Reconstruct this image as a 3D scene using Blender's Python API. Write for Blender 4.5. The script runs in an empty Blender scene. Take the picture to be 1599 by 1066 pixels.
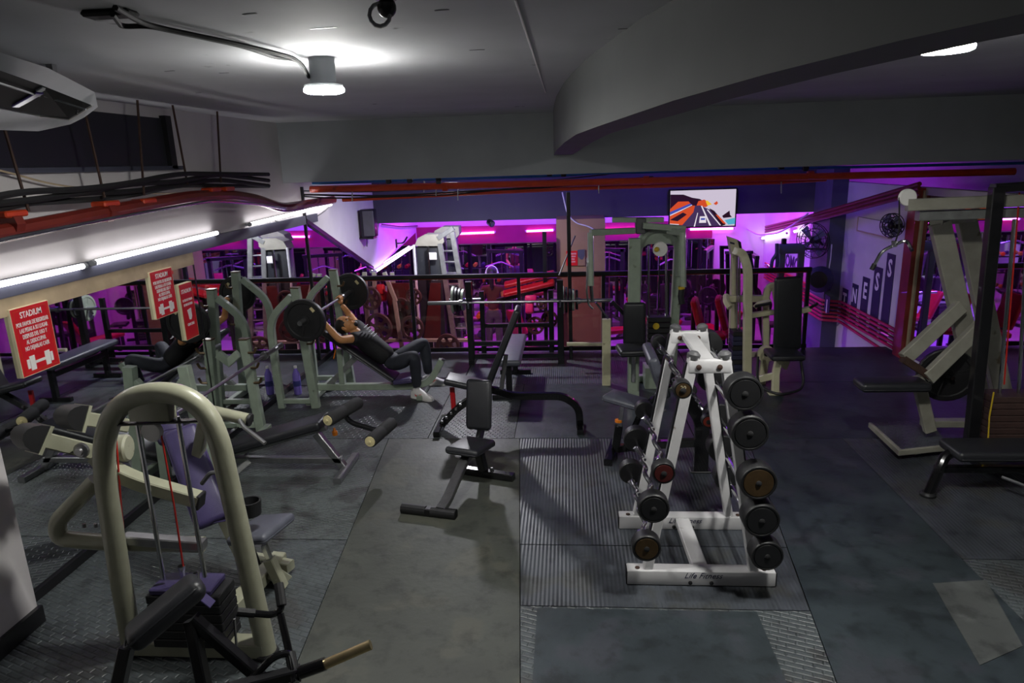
import bpy, bmesh, math, random
from mathutils import Vector, Matrix
random.seed(7)
SC = bpy.context.scene
COL = SC.collection
# ------------------------------------------------------------------ camera
CAM_H, FPX = 2.4, 1080.0
PITCH, ROLL, YAW = [math.radians(a) for a in (14.5, -1.9, 4.8)]
FW = Vector((-math.sin(YAW)*math.cos(PITCH), math.cos(YAW)*math.cos(PITCH), -math.sin(PITCH)))
_r = Vector((math.cos(YAW), math.sin(YAW), 0)); _u = _r.cross(FW)
RT = math.cos(ROLL)*_r + math.sin(ROLL)*_u
UP = -math.sin(ROLL)*_r + math.cos(ROLL)*_u
EYE = Vector((0, 0, CAM_H))
cd = bpy.data.cameras.new('camera'); cam = bpy.data.objects.new('camera', cd); COL.objects.link(cam)
cd.sensor_fit = 'HORIZONTAL'; cd.sensor_width = 36.0; cd.lens = 36.0*FPX/1599.0
cd.clip_start = 0.05; cd.clip_end = 100
cam.matrix_world = Matrix(((RT.x, UP.x, -FW.x, EYE.x), (RT.y, UP.y, -FW.y, EYE.y), (RT.z, UP.z, -FW.z, EYE.z), (0, 0, 0, 1)))
SC.camera = cam
# ------------------------------------------------------------------ world + view
w = bpy.data.worlds.new('world'); SC.world = w; w.use_nodes = True
w.node_tree.nodes['Background'].inputs[0].default_value = (0.5, 0.55, 0.6, 1)
w.node_tree.nodes['Background'].inputs[1].default_value = 0.02
SC.view_settings.view_transform = 'Standard'
try: SC.view_settings.look = 'None'
except Exception: pass
SC.view_settings.exposure = -0.05; SC.view_settings.gamma = 1.0; SC.view_settings.use_curve_mapping = False
# light levels
L_LAMP, L_FARLAMP, L_TUBE, L_PURPLE, L_RTUBE = 14.0, 90.0, 10.0, 12.0, 10.0

# ------------------------------------------------------------------ photo pixel -> room point
def ray(px, py): return FW + RT*((px-799.5)/FPX) - UP*((py-533.0)/FPX)
def P(px, py, Y): d = ray(px, py); return EYE + d*(Y/d.y)          # on a plane of constant room depth
def F(px, py, z=0.0): d = ray(px, py); return EYE + d*((z-CAM_H)/d.z)   # on a level plane
def W(px, py, X): d = ray(px, py); return EYE + d*(X/d.x)          # on a side wall plane
V = Vector

# ------------------------------------------------------------------ materials
def lin(c): return tuple(((v/255)/12.92 if v/255 <= .04045 else ((v/255+.055)/1.055)**2.4) for v in c)
MATS = {}
def mat(name, rgb, rough=.5, metal=0., var=.12, scale=12., bump=.0, bscale=60., spec=.5, wear=None, coat=0., tint=None):
    m = bpy.data.materials.new(name); m.use_nodes = True; nt = m.node_tree; b = nt.nodes['Principled BSDF']
    c = lin(rgb); b.inputs['Roughness'].default_value = rough; b.inputs['Metallic'].default_value = metal
    b.inputs['Specular IOR Level'].default_value = spec; b.inputs['Coat Weight'].default_value = coat
    tc = nt.nodes.new('ShaderNodeTexCoord')
    n = nt.nodes.new('ShaderNodeTexNoise'); n.inputs['Scale'].default_value = scale; n.inputs['Detail'].default_value = 5
    nt.links.new(tc.outputs['Object'], n.inputs['Vector'])
    r = nt.nodes.new('ShaderNodeValToRGB'); r.color_ramp.elements[0].position = .3; r.color_ramp.elements[1].position = .7
    r.color_ramp.elements[0].color = tuple(v*(1-var) for v in c)+(1,)
    r.color_ramp.elements[1].color = tuple(min(1, v*(1+var)) for v in (lin(tint) if tint else c))+(1,)
    nt.links.new(n.outputs['Fac'], r.inputs['Fac']); out = r.outputs['Color']
    if wear:
        n2 = nt.nodes.new('ShaderNodeTexNoise'); n2.inputs['Scale'].default_value = wear[1]; n2.inputs['Detail'].default_value = 8
        nt.links.new(tc.outputs['Object'], n2.inputs['Vector'])
        r2 = nt.nodes.new('ShaderNodeValToRGB'); r2.color_ramp.elements[0].position = wear[2]; r2.color_ramp.elements[1].position = wear[2]+.06
        r2.color_ramp.elements[0].color = (0, 0, 0, 1); r2.color_ramp.elements[1].color = (1, 1, 1, 1)
        nt.links.new(n2.outputs['Fac'], r2.inputs['Fac'])
        mx = nt.nodes.new('ShaderNodeMix'); mx.data_type = 'RGBA'
        nt.links.new(r2.outputs['Color'], mx.inputs[0]); nt.links.new(out, mx.inputs[6]); mx.inputs[7].default_value = lin(wear[0])+(1,)
        out = mx.outputs[2]
    nt.links.new(out, b.inputs['Base Color'])
    if bump:
        nb = nt.nodes.new('ShaderNodeTexNoise'); nb.inputs['Scale'].default_value = bscale; nb.inputs['Detail'].default_value = 3
        nt.links.new(tc.outputs['Object'], nb.inputs['Vector'])
        bp = nt.nodes.new('ShaderNodeBump'); bp.inputs['Strength'].default_value = bump; bp.inputs['Distance'].default_value = .01
        nt.links.new(nb.outputs['Fac'], bp.inputs['Height']); nt.links.new(bp.outputs['Normal'], b.inputs['Normal'])
    MATS[name] = m; return m
def emit(name, rgb, s):
    m = bpy.data.materials.new(name); m.use_nodes = True; b = m.node_tree.nodes['Principled BSDF']
    b.inputs['Base Color'].default_value = (.02, .02, .02, 1) if name.startswith('tv') else (.6, .6, .6, 1)
    if name.startswith('tv'): b.inputs['Roughness'].default_value = .6; b.inputs['Specular IOR Level'].default_value = .1
    b.inputs['Emission Color'].default_value = lin(rgb)+(1,); b.inputs['Emission Strength'].default_value = s
    MATS[name] = m; return m
mat('ceil', (176, 177, 180), .8, var=.06, scale=2.5, bump=.05, bscale=40, wear=((96, 94, 92), 5.0, .70))
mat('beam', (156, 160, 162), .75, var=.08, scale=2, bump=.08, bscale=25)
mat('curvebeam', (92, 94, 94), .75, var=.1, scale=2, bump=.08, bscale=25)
mat('farbeam', (62, 62, 70), .75, var=.08, scale=2)
mat('white_wall', (196, 192, 192), .7, var=.05, scale=3, bump=.04, bscale=30)
mat('dark_pane', (34, 36, 42), .35, var=.1, scale=2)
mat('tan_strip', (168, 150, 122), .6, var=.12, scale=9)
mat('slate_strip', (70, 72, 86), .6, var=.1, scale=5)
mat('redwall', (128, 18, 74), .6, var=.1, scale=3)
mat('cream', (146, 146, 126), .32, var=.08, scale=14, bump=.03, wear=((96, 92, 74), 9, .70), coat=.3)
mat('sage', (142, 154, 138), .34, var=.1, scale=12, bump=.03, wear=((84, 86, 70), 8, .69), coat=.3)
mat('ivory', (196, 192, 160), .35, var=.08, scale=12, wear=((120, 112, 84), 8, .7), coat=.25)
mat('rackwhite', (190, 189, 190), .35, var=.05, scale=10, wear=((104, 88, 72), 11, .70), coat=.3)
mat('weathered', (142, 140, 128), .45, var=.14, scale=9, bump=.05, wear=((88, 76, 56), 6, .66))
mat('galv', (150, 152, 150), .4, .6, var=.2, scale=14)
mat('black_metal', (24, 24, 27), .35, .3, var=.2, scale=12, coat=.3)
mat('gloss_black', (16, 16, 18), .18, .2, var=.2, scale=12, coat=.6)
mat('chrome', (205, 205, 208), .16, 1., var=.05)
mat('steel', (150, 150, 152), .3, .9, var=.12, scale=20)
mat('vinyl', (30, 31, 35), .42, var=.12, scale=20, bump=.08, bscale=180)
mat('vinyl_grey', (74, 76, 86), .42, var=.12, scale=20, bump=.08, bscale=180)
mat('vinyl_purple', (56, 48, 86), .42, var=.14, scale=14, bump=.08, bscale=180)
mat('vinyl_red', (160, 20, 28), .42, var=.1, scale=14, bump=.06, bscale=160)
mat('vinyl_pink', (196, 30, 110), .42, var=.1, scale=14)
mat('foam', (36, 36, 38), .8, var=.15, scale=40, bump=.15, bscale=260)
mat('rubber', (22, 22, 24), .5, var=.15, scale=18, bump=.05, bscale=120)
mat('brown_rubber', (62, 44, 40), .5, var=.2, scale=14)
mat('foamcap', (196, 184, 140), .5, var=.08)
mat('bronze', (84, 66, 44), .4, .5, var=.2, scale=20)
mat('orange_pipe', (186, 62, 28), .32, .1, var=.12, scale=9, wear=((96, 34, 24), 5, .68), coat=.3)
mat('red_pipe', (112, 40, 32), .35, .1, var=.14, scale=9, coat=.3)
mat('magenta_pipe', (176, 30, 62), .4, var=.1, scale=9)
mat('blue_pipe', (32, 118, 176), .4, var=.1, scale=9)
mat('cable', (20, 20, 22), .8, var=.15)
mat('cable_grey', (74, 74, 76), .5, var=.15)
mat('cable_white', (196, 196, 200), .5, var=.08)
mat('cable_red', (190, 36, 28), .4, var=.1)
mat('rust', (66, 46, 38), .7, .3, var=.3, scale=20)
mat('redwood', (128, 38, 20), .4, var=.2, scale=6, coat=.3)
mat('brownwood', (140, 112, 88), .45, var=.12, scale=3, coat=.2)
mat('slate_col', (78, 80, 96), .6, var=.12, scale=4)
mat('navy', (34, 36, 64), .55, var=.08)
mat('offwhite', (222, 220, 216), .5, var=.03)
mat('sign_red', (196, 20, 30), .45, var=.05, scale=4)
mat('sign_edge', (206, 196, 160), .5, var=.06)
mat('ac_white', (150, 154, 158), .4, var=.04)
mat('skin', (196, 138, 88), .5, var=.08, scale=12)
mat('hair', (26, 20, 18), .6, var=.2, scale=60)
mat('shirt', (14, 14, 17), .75, var=.15, scale=16, bump=.25, bscale=22)
mat('trousers', (38, 41, 50), .75, var=.2, scale=10, bump=.3, bscale=18)
mat('leggings', (78, 78, 82), .7, var=.12, scale=10)
mat('maroon_top', (88, 44, 36), .75, var=.15, scale=12)
mat('shoe', (208, 206, 204), .5, var=.05)
mat('swoosh', (206, 40, 40), .5)
mat('bottle', (126, 108, 196), .15, var=.1)
mat('bottle_label', (60, 62, 128), .4)
mat('knob_orange', (226, 126, 24), .4)
mat('under', (12, 12, 13), .8)
mat('low_floor', (176, 170, 188), .4, var=.08, scale=3)
mat('redrim', (70, 20, 18), .5, var=.2)
mat('brass', (196, 176, 136), .28, .9, var=.15, scale=20)
mat('amber', (190, 160, 40), .4)
# mirror
def mirror(name, tint, rough):
    m = bpy.data.materials.new(name); m.use_nodes = True; nt = m.node_tree; b = nt.nodes['Principled BSDF']
    b.inputs['Metallic'].default_value = 1; b.inputs['Roughness'].default_value = rough
    tc = nt.nodes.new('ShaderNodeTexCoord'); n = nt.nodes.new('ShaderNodeTexNoise'); n.inputs['Scale'].default_value = 3
    r = nt.nodes.new('ShaderNodeValToRGB'); r.color_ramp.elements[0].color = tuple(v*.93 for v in tint)+(1,); r.color_ramp.elements[1].color = tint+(1,)
    nt.links.new(tc.outputs['Object'], n.inputs['Vector']); nt.links.new(n.outputs['Fac'], r.inputs['Fac']); nt.links.new(r.outputs['Color'], b.inputs['Base Color'])
    MATS[name] = m
mirror('mirror', (.70, .72, .72), .015)
# red acrylic infill of the balustrade
def glass(name, rgb, mixv):
    m = bpy.data.materials.new(name); m.use_nodes = True; nt = m.node_tree
    for n in list(nt.nodes):
        if n.type != 'OUTPUT_MATERIAL': nt.nodes.remove(n)
    out = [n for n in nt.nodes if n.type == 'OUTPUT_MATERIAL'][0]
    t = nt.nodes.new('ShaderNodeBsdfTransparent'); t.inputs[0].default_value = rgb+(1,)
    g = nt.nodes.new('ShaderNodeBsdfGlossy'); g.inputs['Roughness'].default_value = .03; g.inputs[0].default_value = (1, 1, 1, 1)
    fr = nt.nodes.new('ShaderNodeFresnel'); fr.inputs[0].default_value = 1.45
    mx = nt.nodes.new('ShaderNodeMixShader')
    nt.links.new(fr.outputs[0], mx.inputs[0]); nt.links.new(t.outputs[0], mx.inputs[1]); nt.links.new(g.outputs[0], mx.inputs[2]); nt.links.new(mx.outputs[0], out.inputs[0])
    MATS[name] = m
glass('red_acrylic', (.84, .60, .62), 0)
glass('clear_plastic', (.75, .72, .92), 0)
# floor mats
def floormat(name, rgb, kind, rough=.42, stain=(60, 62, 62), sc=1.0):
    m = mat(name, rgb, rough, var=.22, scale=1.6, wear=(stain, 2.6, .54)); nt = m.node_tree; b = nt.nodes['Principled BSDF']
    tc = nt.nodes.new('ShaderNodeTexCoord'); bp = nt.nodes.new('ShaderNodeBump'); bp.inputs['Distance'].default_value = .005
    def sub(scale, lo, hi, dark):   # scuffs and grime multiplied over the colour
        n = nt.nodes.new('ShaderNodeTexNoise'); n.inputs['Scale'].default_value = scale; n.inputs['Detail'].default_value = 9; n.inputs['Roughness'].default_value = .65
        nt.links.new(tc.outputs['Object'], n.inputs['Vector']); r = nt.nodes.new('ShaderNodeValToRGB'); r.color_ramp.elements[0].position = lo; r.color_ramp.elements[1].position = hi
        r.color_ramp.elements[0].color = (dark, dark, dark, 1); r.color_ramp.elements[1].color = (1, 1, 1, 1); nt.links.new(n.outputs['Fac'], r.inputs['Fac'])
        mx = nt.nodes.new('ShaderNodeMix'); mx.data_type = 'RGBA'; mx.blend_type = 'MULTIPLY'; mx.inputs[0].default_value = 1
        src = b.inputs['Base Color'].links[0].from_socket; nt.links.new(src, mx.inputs[6]); nt.links.new(r.outputs['Color'], mx.inputs[7]); nt.links.new(mx.outputs[2], b.inputs['Base Color'])
        return n
    sub(7, .36, .5, .55); rn = sub(1.3, .3, .6, .7)
    rr = nt.nodes.new('ShaderNodeMapRange'); rr.inputs[3].default_value = rough-.1; rr.inputs[4].default_value = rough+.2; nt.links.new(rn.outputs['Fac'], rr.inputs[0]); nt.links.new(rr.outputs[0], b.inputs['Roughness'])
    if kind == 'rib':
        wv = nt.nodes.new('ShaderNodeTexWave'); wv.bands_direction = 'X'; wv.inputs['Scale'].default_value = 13*sc; h = wv.outputs['Fac']; bp.inputs['Strength'].default_value = .4
        nt.links.new(tc.outputs['Object'], wv.inputs['Vector'])
    elif kind == 'diamond':
        bk = nt.nodes.new('ShaderNodeTexBrick'); bk.inputs['Scale'].default_value = 13*sc; bk.inputs['Mortar Size'].default_value = .09; bk.inputs['Mortar Smooth'].default_value = 1.0; bk.inputs['Brick Width'].default_value = .9; bk.inputs['Row Height'].default_value = .36
        bk.inputs['Color1'].default_value = (1, 1, 1, 1); bk.inputs['Color2'].default_value = (1, 1, 1, 1); bk.inputs['Mortar'].default_value = (0, 0, 0, 1)
        mp = nt.nodes.new('ShaderNodeMapping'); mp.inputs['Rotation'].default_value = (0, 0, .35)
        nt.links.new(tc.outputs['Object'], mp.inputs['Vector']); nt.links.new(mp.outputs[0], bk.inputs['Vector']); h = bk.outputs['Color']; bp.inputs['Strength'].default_value = .9
    else:
        n = nt.nodes.new('ShaderNodeTexNoise'); n.inputs['Scale'].default_value = 24; n.inputs['Detail'].default_value = 8
        nt.links.new(tc.outputs['Object'], n.inputs['Vector']); h = n.outputs['Fac']; bp.inputs['Strength'].default_value = .35
    nt.links.new(h, bp.inputs['Height']); nt.links.new(bp.outputs['Normal'], b.inputs['Normal'])
floormat('mat_diamond', (84, 90, 90), 'diamond', .34)
floormat('mat_diamond2', (72, 78, 80), 'diamond', .38, sc=.8)
floormat('mat_rib', (64, 68, 74), 'rib', .4)
floormat('mat_smooth', (60, 63, 57), 'smooth', .5, stain=(67, 68, 60))
floormat('mat_plain', (46, 54, 58), 'smooth', .38, stain=(52, 56, 62))
floormat('mat_grey', (72, 75, 74), 'smooth', .5, stain=(80, 83, 82))
# light givers
emit('lamp_glow', (255, 255, 250), 430.0)
emit('lamp_glow2', (250, 250, 255), 30.0)
emit('tube_white', (255, 252, 255), L_TUBE)
emit('tube_mag', (255, 96, 255), L_PURPLE)
emit('added_violet_tube', (150, 60, 255), L_PURPLE)
emit('tube_right', (255, 246, 255), L_RTUBE)
emit('led_blue', (40, 150, 230), .5)
for nm, c, s in (('tv_sky', (226, 214, 232), .8), ('tv_hill', (44, 14, 16), .7), ('tv_orange', (232, 84, 18), .8), ('tv_road', (78, 56, 96), .7), ('tv_line', (240, 232, 240), .9), ('tv_yellow', (250, 200, 40), .9), ('tv_blue', (70, 86, 190), .8), ('tv_teal', (90, 190, 220), .8)): emit(nm, c, s)

# ------------------------------------------------------------------ mesh building
class MB:
    def __init__(s): s.v = []; s.f = []
    def add(s, vs, fs):
        o = len(s.v); s.v += [Vector(v) for v in vs]; s.f += [tuple(i+o for i in f) for f in fs]; return s
    def bm(s, bm, M=None):
        bm.verts.ensure_lookup_table(); vs = [(M @ v.co if M else v.co.copy()) for v in bm.verts]
        for i, v in enumerate(bm.verts): v.index = i
        fs = [tuple(v.index for v in f.verts) for f in bm.faces]; bm.free(); return s.add(vs, fs)
    def box(s, a, b):
        x0, y0, z0 = [min(p, q) for p, q in zip(a, b)]; x1, y1, z1 = [max(p, q) for p, q in zip(a, b)]
        return s.add([(x0, y0, z0), (x1, y0, z0), (x1, y1, z0), (x0, y1, z0), (x0, y0, z1), (x1, y0, z1), (x1, y1, z1), (x0, y1, z1)],
                     [(0, 3, 2, 1), (4, 5, 6, 7), (0, 1, 5, 4), (1, 2, 6, 5), (2, 3, 7, 6), (3, 0, 4, 7)])
    def rbox(s, size, M, bev=.02, seg=3):
        bm = bmesh.new(); bmesh.ops.create_cube(bm, size=1); bmesh.ops.scale(bm, vec=size, verts=bm.verts)
        bmesh.ops.bevel(bm, geom=list(bm.edges), offset=min(bev, .49*min(size)), segments=seg, affect='EDGES', profile=.5)
        return s.bm(bm, M)
    def tube(s, pts, r, n=10, fil=0., caps=True, closed=False):
        pts = fillet(pts, fil) if fil else [Vector(p) for p in pts]
        R = r if isinstance(r, (list, tuple)) else [r]*len(pts)
        return s.sweep(pts, [[(math.cos(2*math.pi*i/n)*rr, math.sin(2*math.pi*i/n)*rr) for i in range(n)] for rr in R], caps)
    def bar(s, pts, wd, ht, fil=0., up=None, b=.006):
        pts = fillet(pts, fil) if fil else [Vector(p) for p in pts]
        a, c = wd/2, ht/2; b = min(b, a*.5, c*.5)
        sec = [(a, -c+b), (a, c-b), (a-b, c), (-a+b, c), (-a, c-b), (-a, -c+b), (-a+b, -c), (a-b, -c)]
        return s.sweep(pts, [sec]*len(pts), True, up)
    def sweep(s, pts, secs, caps=True, up=None):
        n = len(pts); tans = []
        for i in range(n):
            t = (pts[min(i+1, n-1)]-pts[max(i-1, 0)]); t.normalize(); tans.append(t)
        u = Vector(up) if up else (Vector((0, 0, 1)) if abs(tans[0].z) < .9 else Vector((0, 1, 0)))
        vs, k = [], len(secs[0])
        side = None
        for i in range(n):
            t = tans[i]
            if up is not None:
                sd = t.cross(Vector(up)) 
                if sd.length < 1e-4: sd = side or t.orthogonal()
                sd.normalize(); up2 = sd.cross(t)
            else:
                if side is None: sd = t.cross(u); sd.normalize()
                else:
                    sd = side - t*side.dot(t); sd.normalize()
                up2 = sd.cross(t)
            side = sd
            sc = 1.0
            if 0 < i < n-1:
                c = (pts[i]-pts[i-1]).normalized().dot((pts[i+1]-pts[i]).normalized()); sc = 1/max(.5, math.sqrt(max(0, (1+c)/2)))
            for (x, y) in secs[i]: vs.append(pts[i]+sd*x*(sc if len(pts) < 4 else 1)+up2*y)
        fs = [(i*k+j, i*k+(j+1) % k, (i+1)*k+(j+1) % k, (i+1)*k+j) for i in range(n-1) for j in range(k)]
        if caps: fs += [tuple(range(k-1, -1, -1)), tuple(range((n-1)*k, n*k))]
        return s.add(vs, fs)
    def lathe(s, prof, o, ax, n=20):
        ax = Vector(ax).normalized(); u = ax.orthogonal().normalized(); v2 = ax.cross(u); o = Vector(o); vs = []
        for (r, h) in prof:
            for i in range(n): a = 2*math.pi*i/n; vs.append(o+ax*h+(u*math.cos(a)+v2*math.sin(a))*r)
        m = len(prof); fs = [(i*n+j, i*n+(j+1) % n, (i+1)*n+(j+1) % n, (i+1)*n+j) for i in range(m-1) for j in range(n)]
        fs += [tuple(range(n-1, -1, -1)), tuple(range((m-1)*n, m*n))]
        return s.add(vs, fs)
    def ell(s, c, rad, M=None, n=14, m=9):
        c = Vector(c); vs = []; fs = []
        for i in range(m+1):
            ph = math.pi*i/m
            for j in range(n):
                a = 2*math.pi*j/n; p = Vector((rad[0]*math.sin(ph)*math.cos(a), rad[1]*math.sin(ph)*math.sin(a), rad[2]*math.cos(ph))); vs.append(c+((M @ p) if M else p))
        fs = [(i*n+j, (i+1)*n+j, (i+1)*n+(j+1) % n, i*n+(j+1) % n) for i in range(m) for j in range(n)]
        return s.add(vs, fs)
    def prism(s, poly, d):
        d = Vector(d); poly = [Vector(p) for p in poly]; n = len(poly)
        return s.add(poly+[p+d for p in poly], [tuple(range(n-1, -1, -1)), tuple(range(n, 2*n))]+[(i, (i+1) % n, n+(i+1) % n, n+i) for i in range(n)])
def fillet(pts, r, n=5):
    pts = [Vector(p) for p in pts]; out = [pts[0]]
    for i in range(1, len(pts)-1):
        a, b, c = pts[i-1], pts[i], pts[i+1]; u = (a-b); v = (c-b); rr = min(r, u.length*.48, v.length*.48); p0 = b+u.normalized()*rr; p1 = b+v.normalized()*rr
        for k in range(n+1): t = k/n; out.append(p0*(1-t)**2+b*2*t*(1-t)+p1*t*t)
    out.append(pts[-1]); return out
def frame(o, x, y):
    """matrix with local x, y along the given directions"""
    x = Vector(x).normalized(); z = x.cross(Vector(y)).normalized(); y = z.cross(x); o = Vector(o)
    return Matrix(((x.x, y.x, z.x, o.x), (x.y, y.y, z.y, o.y), (x.z, y.z, z.z, o.z), (0, 0, 0, 1)))
def thing(name, label, cat, loc, group=None):
    o = bpy.data.objects.new(name, None); COL.objects.link(o); o.location = Vector(loc); o.empty_display_size = .1
    o['label'] = label; o['category'] = cat
    if group: o['group'] = group
    return o
def root_of(o):
    while o.parent: o = o.parent
    return o
def part(name, mb, m, parent, label=None, smooth=35, kind=None):
    off = root_of(parent).location if parent and root_of(parent).type == 'EMPTY' else Vector()
    me = bpy.data.meshes.new(name); me.from_pydata([tuple(v-off) for v in mb.v], [], mb.f)
    bm = bmesh.new(); bm.from_mesh(me); bmesh.ops.recalc_face_normals(bm, faces=bm.faces); bm.to_mesh(me); bm.free()
    me.materials.append(MATS[m])
    if smooth:
        me.polygons.foreach_set('use_smooth', [True]*len(me.polygons)); me.set_sharp_from_angle(angle=math.radians(smooth))
    o = bpy.data.objects.new(name, me); COL.objects.link(o)
    if parent: o.parent = parent
    if label: o['label'] = label
    if kind: o['kind'] = kind
    return o
def single(name, mb, m, label, cat, group=None, smooth=35):
    """a thing that is one mesh, origin at its base centre"""
    xs = [v.x for v in mb.v]; ys = [v.y for v in mb.v]; zs = [v.z for v in mb.v]
    c = Vector(((min(xs)+max(xs))/2, (min(ys)+max(ys))/2, min(zs)))
    mb.v = [v-c for v in mb.v]; o = part(name, mb, m, None, None, smooth); o.location = c; o['label'] = label; o['category'] = cat
    if group: o['group'] = group
    return o
def struct(name, mb, m, parent=None, smooth=30):
    o = part(name, mb, m, parent, None, smooth)
    if not parent: o['kind'] = 'structure'
    return o
def dup(root, loc, rz=0., label=None, group=None):
    def cp(o, par):
        c = o.copy(); COL.objects.link(c); c.parent = par
        for ch in o.children: cp(ch, c)
        return c
    r = cp(root, None); r.location = Vector(loc); r.rotation_euler = (0, 0, rz)
    if label: r['label'] = label
    if group: r['group'] = group
    return r
def text_mb(txt, size, M, depth=.0015, squash=1.0, bold=0.0, shear=0.0):
    cu = bpy.data.curves.new('t', 'FONT'); cu.body = txt; cu.size = size; cu.align_x = 'CENTER'; cu.align_y = 'CENTER'; cu.extrude = depth; cu.offset = bold; cu.resolution_u = 2; cu.shear = shear
    ob = bpy.data.objects.new('t', cu); COL.objects.link(ob); dg = bpy.context.evaluated_depsgraph_get(); me = bpy.data.meshes.new_from_object(ob.evaluated_get(dg))
    mb = MB(); S = Matrix.Diagonal((squash, 1, 1, 1)); mb.add([M @ (S @ v.co) for v in me.vertices], [tuple(p.vertices) for p in me.polygons])
    bpy.data.objects.remove(ob); bpy.data.meshes.remove(me); bpy.data.curves.remove(cu); return mb
def area(name, loc, size, power, rgb, d, shape='DISK', sy=None):
    l = bpy.data.lights.new(name, 'AREA'); l.shape = shape; l.size = size; l.energy = power; l.color = lin(rgb)
    if sy: l.size_y = sy
    o = bpy.data.objects.new(name, l); COL.objects.link(o); o.location = loc; o.rotation_euler = Vector(d).to_track_quat('-Z', 'Y').to_euler(); return o
def plate_prof(r, t, hub=.025):
    return [(hub, -t*.42), (hub*2.2, -t*.42), (hub*2.3, -t*.3), (r*.78, -t*.3), (r*.82, -t*.5), (r*.96, -t*.5), (r, -t*.36), (r, t*.36), (r*.96, t*.5), (r*.82, t*.5), (r*.78, t*.3), (hub*2.3, t*.3), (hub*2.2, t*.42), (hub, t*.42)]
def plate(name, c, ax, r, t, m, par, holes=False):
    o = part(name, MB().lathe(plate_prof(r, t), c, ax, 28), m, par); ax = Vector(ax).normalized()
    if not holes:
        sp = MB(); u = ax.orthogonal().normalized(); v = ax.cross(u)
        for k in range(3):
            a = 2*math.pi*k/3+.5; d = u*math.cos(a)+v*math.sin(a); sp.bar([Vector(c)+d*.05, Vector(c)+d*r*.8], .03, t*.9)
        part('plate_rib', sp, m, o)
    else:
        hb = MB(); u = ax.orthogonal().normalized(); v = ax.cross(u)
        for k in range(5):
            a = 2*math.pi*k/5; d = u*math.cos(a)+v*math.sin(a)
            hb.lathe([(r*.13, -t*.34), (r*.13, t*.34)], Vector(c)+d*r*.55, ax, 10)
        part('grip_hole', hb, 'low_floor', o)
    return o

# ================================================================== SETTING
XL, XR, YE, YF, ZL, ZC = -3.15, 4.0, 8.72, 14.5, -1.05, 2.9
floor = struct('floor', MB().box((XL, -3, -.12), (XR+1.6, YE, -.012)), 'under')
def matpoly(poly, m, h=0.0):
    c = sum(poly, Vector())/len(poly); q = [c+(p-c)*(1-.006/max(.1, (p-c).length)) for p in poly]
    for p in q: p.z = -.014
    o = part('rubber_mat', MB().prism(q, (0, 0, .014+h)), m, floor); return o
def R2(x0, x1, y0, y1): return [V((x0, y0, 0)), V((x1, y0, 0)), V((x1, y1, 0)), V((x0, y1, 0))]
a0, a1 = F(605, 690), F(470, 1020); sl = (a1.x-a0.x)/(a1.y-a0.y)
def ax_(y): return a0.x+sl*(y-a0.y)
yb = 5.78; bx = F(811, 850).x; yS = F(500, 842).y
matpoly([V((XL, yS, 0)), V((ax_(yS), yS, 0)), V((ax_(yb), yb, 0)), V((XL, yb, 0))], 'mat_diamond')
matpoly([V((XL, 1.2, 0)), V((ax_(1.2), 1.2, 0)), V((ax_(yS), yS, 0)), V((XL, yS, 0))], 'mat_diamond2')
b0, b1 = F(811, 690), F(812, 1060); sb = (b1.x-b0.x)/(b1.y-b0.y)
def bx_(y): return b0.x+sb*(y-b0.y)
matpoly([V((ax_(1.2), 1.2, 0)), V((bx_(1.2), 1.2, 0)), V((bx_(yb), yb, 0)), V((ax_(yb), yb, 0))], 'mat_smooth', .001)
c0, c1 = F(1195, 760), F(1305, 1060); sc_ = (c1.x-c0.x)/(c1.y-c0.y)
def cx_(y): return c0.x+sc_*(y-c0.y)
y2, y3 = F(850, 850).y, F(900, 946).y
matpoly([V((bx_(y2), y2, 0)), V((cx_(y2), y2, 0)), V((cx_(yb), yb, 0)), V((bx_(yb), yb, 0))], 'mat_rib')
matpoly([V((bx_(y3), y3, 0)), V((cx_(y3), y3, 0)), V((cx_(y2), y2, 0)), V((bx_(y2), y2, 0))], 'mat_rib', -.002)
matpoly([V((bx_(1.2), 1.2, 0)), V((cx_(1.2), 1.2, 0)), V((cx_(y3), y3, 0)), V((bx_(y3), y3, 0))], 'mat_diamond2', -.002)
xg0, xg1 = F(838, 950).x, F(1215, 950).x
matpoly(R2(xg0, xg1-.12, 1.2, y3-.02), 'mat_plain', .003)
matpoly([V((cx_(1.2), 1.2, 0)), V((2.35, 1.2, 0)), V((2.35, yb, 0)), V((cx_(yb), yb, 0))], 'mat_plain')
matpoly(R2(2.35, XR, 3.9, yb), 'mat_rib', -.001); matpoly(R2(2.35, XR, 1.2, 3.9), 'mat_diamond2', -.001)
gq = [F(1455, 910), F(1540, 905), F(1599, 1010), F(1530, 1040)]
matpoly(gq, 'mat_grey', .003)
x1 = F(690, 640).x; x2 = F(811, 640).x
matpoly(R2(XL, x1, yb, 7.35), 'mat_diamond2'); matpoly(R2(x1, x2, yb, 7.35), 'mat_diamond'); matpoly(R2(x2, 1.1, yb, 7.35), 'mat_plain', .002); matpoly(R2(1.1, XR, yb, 7.35), 'mat_plain')
matpoly(R2(XL, -1.2, 7.35, YE), 'mat_plain', .001); matpoly(R2(-1.2, 1.4, 7.35, YE), 'mat_rib'); matpoly(R2(1.4, XR, 7.35, YE), 'mat_plain', .001)
matpoly(R2(XL, XR, -3, 1.2), 'mat_plain'); matpoly(R2(XR+.1, XR+1.6, -3, YE), 'mat_plain')
struct('floor_edge_riser', MB().box((XL, YE, ZL), (XR+1.6, YE+.05, -.002)), 'black_metal')
struct('floor_lower', MB().box((XL-2, YE+.05, ZL-.1), (XR+1.6, YF+.2, ZL)), 'low_floor')
ceiling = struct('ceiling', MB().box((XL-.3, -3.2, ZC), (XR+1.8, YF+.3, ZC+.15)), 'ceil')
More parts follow.
